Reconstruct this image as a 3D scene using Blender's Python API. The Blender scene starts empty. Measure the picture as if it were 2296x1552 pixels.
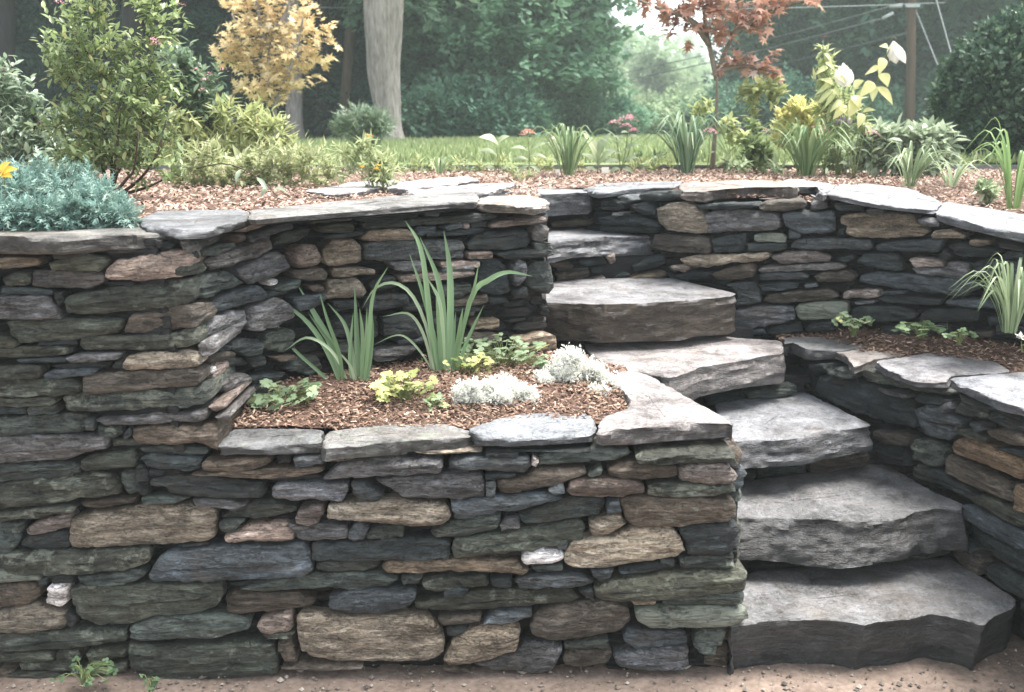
import bpy, math, random
import numpy as np
from mathutils import Vector, noise

# ------------------------------------------------------------------ camera, light, exposure
scene = bpy.context.scene
COL = scene.collection
PITCH = 12.5
EYE = 1.6
FPX = 2296 * 35.0 / 36.0

cam_d = bpy.data.cameras.new('camera')
cam_d.lens = 35; cam_d.sensor_width = 36; cam_d.clip_end = 900; cam_d.clip_start = 0.05
cam_d.dof.use_dof = True; cam_d.dof.focus_distance = 3.1; cam_d.dof.aperture_fstop = 5.0
cam = bpy.data.objects.new('camera', cam_d); COL.objects.link(cam)
cam.location = (0, 0, EYE); cam.rotation_euler = (math.radians(90 - PITCH), 0, 0)
scene.camera = cam

SUN_EL, SUN_AZ = 68.0, 70.0          # azimuth from +Y towards +X: behind the wall, a little to the right
world = bpy.data.worlds.new('World'); scene.world = world; world.use_nodes = True
nt = world.node_tree; nt.nodes.clear()
sky = nt.nodes.new('ShaderNodeTexSky'); sky.sky_type = 'NISHITA'; sky.sun_disc = False
sky.sun_elevation = math.radians(SUN_EL); sky.sun_rotation = math.radians(SUN_AZ)
sky.air_density = 1.0; sky.dust_density = 1.0; sky.ozone_density = 1.0
hsv = nt.nodes.new('ShaderNodeHueSaturation'); hsv.inputs['Saturation'].default_value = 0.24; hsv.inputs['Hue'].default_value = 0.485
bg = nt.nodes.new('ShaderNodeBackground'); bg.inputs['Strength'].default_value = 0.065
wo = nt.nodes.new('ShaderNodeOutputWorld')
nt.links.new(sky.outputs[0], hsv.inputs['Color']); nt.links.new(hsv.outputs[0], bg.inputs['Color'])
nt.links.new(bg.outputs[0], wo.inputs['Surface'])

sun_d = bpy.data.lights.new('sun', 'SUN'); sun_d.energy = 1.5; sun_d.angle = math.radians(35); sun_d.color = (1, .95, .88)
sun = bpy.data.objects.new('sun', sun_d); COL.objects.link(sun)
_el, _az = math.radians(SUN_EL), math.radians(SUN_AZ)
sd = Vector((math.sin(_az) * math.cos(_el), math.cos(_az) * math.cos(_el), math.sin(_el)))
sun.rotation_euler = (-sd).to_track_quat('-Z', 'Y').to_euler()
sun.location = sd * 40

vs = scene.view_settings
vs.view_transform = 'Standard'; vs.look = 'None'; vs.exposure = 3.02; vs.gamma = 1.0; vs.use_curve_mapping = False
scene.cycles.max_bounces = 6; scene.cycles.diffuse_bounces = 3; scene.cycles.glossy_bounces = 2
scene.cycles.transmission_bounces = 3; scene.cycles.volume_bounces = 2; scene.cycles.transparent_max_bounces = 4
scene.cycles.use_denoising = True
scene.cycles.volume_step_rate = 10

rng = random.Random(7)
nrg = np.random.default_rng(11)

# ------------------------------------------------------------------ pixel rays of the photograph -> points on real surfaces
_c, _s = math.cos(math.radians(PITCH)), math.sin(math.radians(PITCH))
VIEW = {'A': (0, 460, 2.87), 'B': (750, 460, 2.87), 'C': (1496, 380, 2.87), 'D': (0, 1000, 2.811), 'E': (750, 1000, 2.811),
        'F': (1496, 1000, 2.811), 'G': (1496, 700, 2.87), 'H': (750, 0, 2.87), 'I': (0, 0, 2.87), 'J': (1496, 0, 2.87), 'S': (0, 0, 1.0)}
def src(view, x, y):
    a, b, k = VIEW[view]; return a + x / k, b + y / k
def ray(px, py):
    x = (px - 1148) / FPX; y = -(py - 776) / FPX
    return Vector((x, _c + y * _s, -_s + y * _c))
def at_z(px, py, z):
    d = ray(px, py); t = (z - EYE) / d.z
    return Vector((d.x * t, d.y * t, z))
def at_y(px, py, Y):
    d = ray(px, py); t = Y / d.y
    return Vector((d.x * t, Y, EYE + d.z * t))
def px_size(px, py, Y):           # metres per photo pixel at depth Y
    d = ray(px, py); return (Y / d.y) / FPX
def hit(line, px, py):            # nearest hit with a wall standing over a plan polyline
    d = ray(px, py); best = None
    n = len(line)
    for i in range(n - 1):
        (ax, ay), (bx, by) = line[i], line[i + 1]
        ex, ey = bx - ax, by - ay
        den = d.x * ey - d.y * ex
        if abs(den) < 1e-9: continue
        t = (ax * ey - ay * ex) / den
        s = ((d.x * t - ax) * ex + (d.y * t - ay) * ey) / (ex * ex + ey * ey)
        lo = -9 if i == 0 else -1e-6
        hi = 9 if i == n - 2 else 1 + 1e-6
        if t > 0 and lo <= s <= hi and (best is None or t < best[0]):
            nn = Vector((-ey, ex, 0)).normalized()
            if nn.dot(d) > 0: nn = -nn
            best = (t, nn)
    if best is None: return None
    t, nn = best
    return Vector((d.x * t, d.y * t, EYE + d.z * t)), nn

# ------------------------------------------------------------------ object helpers
def link(name, mesh, mat=None, parent=None, loc=(0, 0, 0)):
    o = bpy.data.objects.new(name, mesh); COL.objects.link(o)
    if mat is not None and not mesh.materials: mesh.materials.append(mat)
    if parent is not None:
        o.parent = parent; o.location = Vector(loc) - parent.location
    else: o.location = loc
    return o
def thing(name, label, cat, loc, group=None):
    o = bpy.data.objects.new(name, None); o.empty_display_size = 0.05; COL.objects.link(o)
    o.location = loc; tag(o, label, cat, group); return o
def tag(o, label=None, cat=None, group=None, kind=None):
    if label: o['label'] = label
    if cat: o['category'] = cat
    if group: o['group'] = group
    if kind: o['kind'] = kind
    return o
def mesh_np(name, verts, faces, smooth=True, tint=None):
    """verts (n,3); faces: list of arrays of equal-sized polygons, or list of tuples"""
    me = bpy.data.meshes.new(name)
    verts = np.asarray(verts, dtype=np.float32)
    if isinstance(faces, np.ndarray): faces = [faces]
    if len(faces) and isinstance(faces[0], np.ndarray):
        loops = np.concatenate([f.ravel() for f in faces]); tot = np.concatenate([np.full(len(f), f.shape[1]) for f in faces])
    else:
        loops = np.array([i for f in faces for i in f]); tot = np.array([len(f) for f in faces])
    me.vertices.add(len(verts)); me.vertices.foreach_set('co', verts.ravel())
    me.loops.add(len(loops)); me.loops.foreach_set('vertex_index', loops.astype(np.int32))
    me.polygons.add(len(tot)); st = np.concatenate([[0], np.cumsum(tot)[:-1]])
    me.polygons.foreach_set('loop_start', st.astype(np.int32))
    me.polygons.foreach_set('use_smooth', np.full(len(tot), smooth))
    if tint is not None:
        at = me.attributes.new('tint', 'FLOAT', 'POINT'); at.data.foreach_set('value', np.asarray(tint, dtype=np.float32))
    me.update(calc_edges=True); me.validate()
    return me
def smooth_closed(p, times=1, r=.22):
    for _ in range(times):
        q = np.roll(p, -1, 0); p = np.stack([p * (1 - r) + q * r, p * r + q * (1 - r)], 1).reshape(-1, p.shape[1])
    return p
def resample_closed(p, n):
    q = np.vstack([p, p[:1]]); seg = np.linalg.norm(np.diff(q[:, :2], axis=0), axis=1); cum = np.concatenate([[0], np.cumsum(seg)])
    t = np.linspace(0, cum[-1], n, endpoint=False)
    return np.stack([np.interp(t, cum, q[:, k]) for k in range(q.shape[1])], 1)
def area2(p): return .5 * float(np.sum(p[:, 0] * np.roll(p[:, 1], -1) - np.roll(p[:, 0], -1) * p[:, 1]))
def out_normals(p):               # outward 2D normals of a counter-clockwise closed outline
    t = np.roll(p, -1, 0) - np.roll(p, 1, 0); t /= np.linalg.norm(t, axis=1)[:, None] + 1e-9
    return np.stack([t[:, 1], -t[:, 0]], 1)
def inside(poly, x, y):
    r = np.zeros(np.shape(x), bool); n = len(poly); j = n - 1
    for i in range(n):
        xi, yi = poly[i]; xj, yj = poly[j]
        c = ((yi > y) != (yj > y)) & (x < (xj - xi) * (y - yi) / (yj - yi + 1e-12) + xi)
        r ^= c; j = i
    return r
def N(x, y, z=0.0): return noise.noise(Vector((x, y, z)))

# ------------------------------------------------------------------ materials
def new_mat(name):
    m = bpy.data.materials.new(name); m.use_nodes = True; m.node_tree.nodes.clear()
    nd = m.node_tree.nodes; out = nd.new('ShaderNodeOutputMaterial'); return m, nd, m.node_tree.links, out
def math_node(nd, lk, op, a, b=None, clamp=False):
    n = nd.new('ShaderNodeMath'); n.operation = op; n.use_clamp = clamp
    for i, v in enumerate((a, b)):
        if v is None: continue
        if isinstance(v, (int, float)): n.inputs[i].default_value = v
        else: lk.new(v, n.inputs[i])
    return n.outputs[0]
def ramp(nd, lk, fac, stops, interp='LINEAR'):
    r = nd.new('ShaderNodeValToRGB'); r.color_ramp.interpolation = interp
    el = r.color_ramp.elements
    while len(el) < len(stops): el.new(.5)
    for e, (p, c) in zip(el, stops):
        e.position = p; e.color = (c, c, c, 1) if isinstance(c, (int, float)) else (*c, 1)
    lk.new(fac, r.inputs[0]); return r.outputs[0]
def mixc(nd, lk, fac, a, b, mode='MIX'):
    n = nd.new('ShaderNodeMix'); n.data_type = 'RGBA'; n.blend_type = mode
    for s, v in ((n.inputs[0], fac), (n.inputs[6], a), (n.inputs[7], b)):
        if isinstance(v, (int, float)): s.default_value = v
        elif isinstance(v, tuple): s.default_value = (*v, 1)
        else: lk.new(v, s)
    return n.outputs[2]
def tex(nd, lk, vec, scale, detail=4, rough=.55, sc=(1, 1, 1), off=None, dist=0.0):
    mp = nd.new('ShaderNodeMapping'); mp.inputs['Scale'].default_value = sc; lk.new(vec, mp.inputs[0])
    if off is not None: lk.new(off, mp.inputs['Location'])
    n = nd.new('ShaderNodeTexNoise'); n.inputs['Scale'].default_value = scale; n.inputs['Detail'].default_value = detail
    n.inputs['Roughness'].default_value = rough; n.inputs['Distortion'].default_value = dist
    lk.new(mp.outputs[0], n.inputs['Vector']); return n.outputs['Fac']

def stone_material(name, slab=False, edge=None):
    m, nd, lk, out = new_mat(name)
    tc = nd.new('ShaderNodeTexCoord'); oi = nd.new('ShaderNodeObjectInfo')
    off = nd.new('ShaderNodeCombineXYZ')
    for k in range(3): lk.new(math_node(nd, lk, 'MULTIPLY', oi.outputs['Random'], (37.0, 91.0, 53.0)[k]), off.inputs[k])
    v = tc.outputs['Object']; o = off.outputs[0]
    ly = (1, 1, 4.6)
    streak = tex(nd, lk, v, 9 if not slab else 8, 8, .68, ly, o, .6)
    fine = tex(nd, lk, v, 48, 6, .72, (1, 1, 2.1), o)
    mott = tex(nd, lk, v, 7, 3, .5, (1, 1, 1.6), o)
    grit = tex(nd, lk, v, 260, 2, .5, (1, 1, 1), o)
    val = math_node(nd, lk, 'ADD', math_node(nd, lk, 'MULTIPLY', streak, .9), math_node(nd, lk, 'MULTIPLY', mott, .6))
    spk = tex(nd, lk, v, 120, 3, .7, (1, 1, 1.7), o)
    val = math_node(nd, lk, 'ADD', val, math_node(nd, lk, 'MULTIPLY', math_node(nd, lk, 'SUBTRACT', math_node(nd, lk, 'ADD', fine, spk), .5), .62))
    k = ramp(nd, lk, val, [(.62, .45), (.95, .95), (1.0, 1.15), ]) if False else None
    mr = nd.new('ShaderNodeMapRange'); mr.inputs[1].default_value = .80; mr.inputs[2].default_value = 1.34
    mr.inputs[3].default_value = .26; mr.inputs[4].default_value = 1.9; lk.new(val, mr.inputs[0])
    base = mixc(nd, lk, 1.0, oi.outputs['Color'], (1, 1, 1), 'MULTIPLY')
    cmb = nd.new('ShaderNodeCombineXYZ')
    for q in range(3): lk.new(mr.outputs[0], cmb.inputs[q])
    base = mixc(nd, lk, 1.0, base, cmb.outputs[0], 'MULTIPLY')
    # pale cleavage flashes along the bedding
    fl = tex(nd, lk, v, 12, 7, .6, (.8, .8, 3.6), math_node(nd, lk, 'MULTIPLY', oi.outputs['Random'], 133.0), .8)
    fm = ramp(nd, lk, fl, [(.52, 0.0), (.66, 1.0)])
    base = mixc(nd, lk, math_node(nd, lk, 'MULTIPLY', fm, .75 if not slab else .22), base, mixc(nd, lk, 1.0, base, (2.3, 2.4, 2.55), 'MULTIPLY'))
    cr = tex(nd, lk, v, 10, 6, .7, (1, 1, 5.5), math_node(nd, lk, 'MULTIPLY', oi.outputs['Random'], 171.0), 1.2)
    cm = ramp(nd, lk, math_node(nd, lk, 'ABSOLUTE', math_node(nd, lk, 'SUBTRACT', cr, .5)), [(.0, .25), (.018, 1.0)])
    base = mixc(nd, lk, .8 if not slab else .15, base, mixc(nd, lk, 1.0, base, cm, 'MULTIPLY'))
    # iron-stained, earthy patches
    rust = tex(nd, lk, v, 4.5, 5, .6, (1, 1, 2.2), math_node(nd, lk, 'MULTIPLY', oi.outputs['Random'], 211.0), .4)
    rm = ramp(nd, lk, rust, [(.54, 0.0), (.74, .4)])
    rm2 = math_node(nd, lk, 'MULTIPLY', rm, math_node(nd, lk, 'ADD', .35, math_node(nd, lk, 'MULTIPLY', mott, .8)))
    base = mixc(nd, lk, rm2, base, (.125, .085, .05))
    # pale crustose lichen, amount from the object's alpha
    lic = tex(nd, lk, v, 26, 6, .7, (1, 1, 1.2), math_node(nd, lk, 'MULTIPLY', oi.outputs['Random'], 77.0))
    lic2 = tex(nd, lk, v, 6, 2, .5, (1, 1, 1), o)
    lm = math_node(nd, lk, 'ADD', lic, math_node(nd, lk, 'MULTIPLY', lic2, .55))
    thr = math_node(nd, lk, 'SUBTRACT', 1.02, math_node(nd, lk, 'MULTIPLY', oi.outputs['Alpha'], .33))
    lmask = math_node(nd, lk, 'MULTIPLY', math_node(nd, lk, 'SUBTRACT', lm, thr), 9.0, True)
    base = mixc(nd, lk, math_node(nd, lk, 'MULTIPLY', lmask, .7), base, (.25, .27, .22))
    if slab:   # shade painted into the colour: side faces darkened against the level tops
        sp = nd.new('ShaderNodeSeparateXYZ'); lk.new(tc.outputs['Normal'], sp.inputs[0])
        bed = math_node(nd, lk, 'ABSOLUTE', sp.outputs[2]); bed = math_node(nd, lk, 'ADD', bed, math_node(nd, lk, 'MULTIPLY', math_node(nd, lk, 'SUBTRACT', fine, .5), .5))  # bed: how level the face lies, from its normal
        side_shade = ramp(nd, lk, bed, [(.3, edge or .3), (.8, 1.0)]); base = mixc(nd, lk, 1.0, base, side_shade, 'MULTIPLY')
    p = nd.new('ShaderNodeBsdfPrincipled'); lk.new(base, p.inputs['Base Color'])
    ro = nd.new('ShaderNodeMapRange'); ro.inputs[1].default_value = .3; ro.inputs[2].default_value = .7
    ro.inputs[3].default_value = .42 if not slab else .40; ro.inputs[4].default_value = .72 if not slab else .62
    lk.new(fine, ro.inputs[0]); lk.new(ro.outputs[0], p.inputs['Roughness'])
    p.inputs['Specular IOR Level'].default_value = .5
    h = math_node(nd, lk, 'ADD', math_node(nd, lk, 'MULTIPLY', streak, 1.0), math_node(nd, lk, 'MULTIPLY', fine, .5))
    h = math_node(nd, lk, 'ADD', h, math_node(nd, lk, 'MULTIPLY', cm, .35 if not slab else .08))
    h = math_node(nd, lk, 'ADD', h, math_node(nd, lk, 'MULTIPLY', grit, .08))
    h = math_node(nd, lk, 'ADD', h, math_node(nd, lk, 'MULTIPLY', spk, .16))
    bp = nd.new('ShaderNodeBump'); bp.inputs['Strength'].default_value = 1.0 if not slab else .8; bp.inputs['Distance'].default_value = .022
    lk.new(h, bp.inputs['Height']); lk.new(bp.outputs[0], p.inputs['Normal'])
    lk.new(p.outputs[0], out.inputs[0]); return m

def leaf_material(name, dark, light, trans=.35, rough=.45, extra=None, spec=.4):
    m, nd, lk, out = new_mat(name)
    at = nd.new('ShaderNodeAttribute'); at.attribute_name = 'tint'
    stops = [(0.0, dark), (1.0, light)] if extra is None else [(0.0, dark), (.72, light), (1.0, extra)]
    colr = ramp(nd, lk, at.outputs['Fac'], stops)
    p = nd.new('ShaderNodeBsdfPrincipled'); lk.new(colr, p.inputs['Base Color']); p.inputs['Roughness'].default_value = rough
    p.inputs['Specular IOR Level'].default_value = spec
    t = nd.new('ShaderNodeBsdfTranslucent'); lk.new(colr, t.inputs['Color'])
    mx = nd.new('ShaderNodeMixShader'); mx.inputs[0].default_value = trans
    lk.new(p.outputs[0], mx.inputs[1]); lk.new(t.outputs[0], mx.inputs[2]); lk.new(mx.outputs[0], out.inputs[0]); return m

def plain_material(name, c1, c2, scale=20, sc=(1, 1, 1), rough=.8, bump=.3, dist=.01, spec=.3):
    m, nd, lk, out = new_mat(name)
    tc = nd.new('ShaderNodeTexCoord'); n1 = tex(nd, lk, tc.outputs['Object'], scale, 5, .6, sc); n2 = tex(nd, lk, tc.outputs['Object'], scale * .17, 3, .5, sc)
    f = math_node(nd, lk, 'ADD', math_node(nd, lk, 'MULTIPLY', n1, .6), math_node(nd, lk, 'MULTIPLY', n2, .4))
    colr = ramp(nd, lk, f, [(.36, c1), (.64, c2)])
    p = nd.new('ShaderNodeBsdfPrincipled'); lk.new(colr, p.inputs['Base Color']); p.inputs['Roughness'].default_value = rough
    p.inputs['Specular IOR Level'].default_value = spec
    bp = nd.new('ShaderNodeBump'); bp.inputs['Strength'].default_value = bump; bp.inputs['Distance'].default_value = dist
    lk.new(n1, bp.inputs['Height']); lk.new(bp.outputs[0], p.inputs['Normal']); lk.new(p.outputs[0], out.inputs[0]); return m

M_STONE = stone_material('dry_stone'); M_SLAB = stone_material('stone_slab', True); M_SLABBROWN = stone_material('stone_slab_brown_edge', True, (.25, .185, .125))  # brown face tint is the stone's own; its darkening is painted shade
M_CORE = plain_material('wall_core', (.012, .012, .013), (.03, .03, .032), 30, (1, 1, 5), .9, .8)
M_DIRT = plain_material('packed_dirt', (.125, .094, .076), (.245, .19, .158), 45, (1, 1, 1), .95, .6, .01)
M_SOIL = plain_material('mulch_soil', (.05, .03, .022), (.13, .08, .06), 60, (1, 1, 1), .95, .8, .01)
M_LAWN = plain_material('lawn_turf', (.13, .17, .07), (.22, .27, .12), 12, (1, 1, 1), .9, .4, .02)
M_WOODFLOOR = plain_material('leaf_litter', (.02, .022, .012), (.05, .045, .025), 6, (1, 1, 1), .95, .5, .03)
# ------------------------------------------------------------------ plan lines of the wall faces (metres)
LINES = {
 'front': [(-6.0, 2.70), (0.66, 2.66)],
 'curved': [(-.875, 2.66), (-.80, 3.00), (-.66, 3.17), (-.48, 3.30), (-.15, 3.47), (.18, 3.60), (.20, 4.6)],
 'rear': [(.30, 4.68), (.64, 4.36), (.93, 4.10), (1.31, 3.98), (1.71, 3.65), (2.2, 3.17)],
 'cheek': [(1.10, 3.86), (1.14, 3.78), (1.325, 3.48), (1.50, 3.12), (1.575, 2.84), (1.62, 2.4)],
 'riser_two': [(.3, 3.02), (1.9, 3.16)], 'riser_three': [(.3, 3.31), (1.9, 3.52)],
 'riser_four': [(.3, 3.56), (1.4, 3.84)], 'riser_five': [(.15, 3.84), (1.0, 3.98)], 'riser_six': [(.15, 4.34), (.95, 4.38)], 'riser_seven': [(.1, 4.72), (1.0, 4.72)],
}
TONE = {'d': (.024, .030, .031), 'v': (.058, .067, .073), 'g': (.050, .060, .053), 'o': (.052, .056, .042), 'b': (.082, .066, .051),
        't': (.20, .162, .12), 'p': (.20, .158, .135), 'l': (.115, .112, .113), 'L': (.075, .086, .072), 'w': (.55, .5, .47), 'W': (.42, .36, .28),
        'R': (.11, .082, .07), 'O': (.16, .11, .07)}
LICHEN = {'o': .5, 'L': 1.0, 'g': .3, 'l': .2, 'b': .25, 'd': .12, 'v': .1, 'R': .6, 't': .15}

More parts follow.
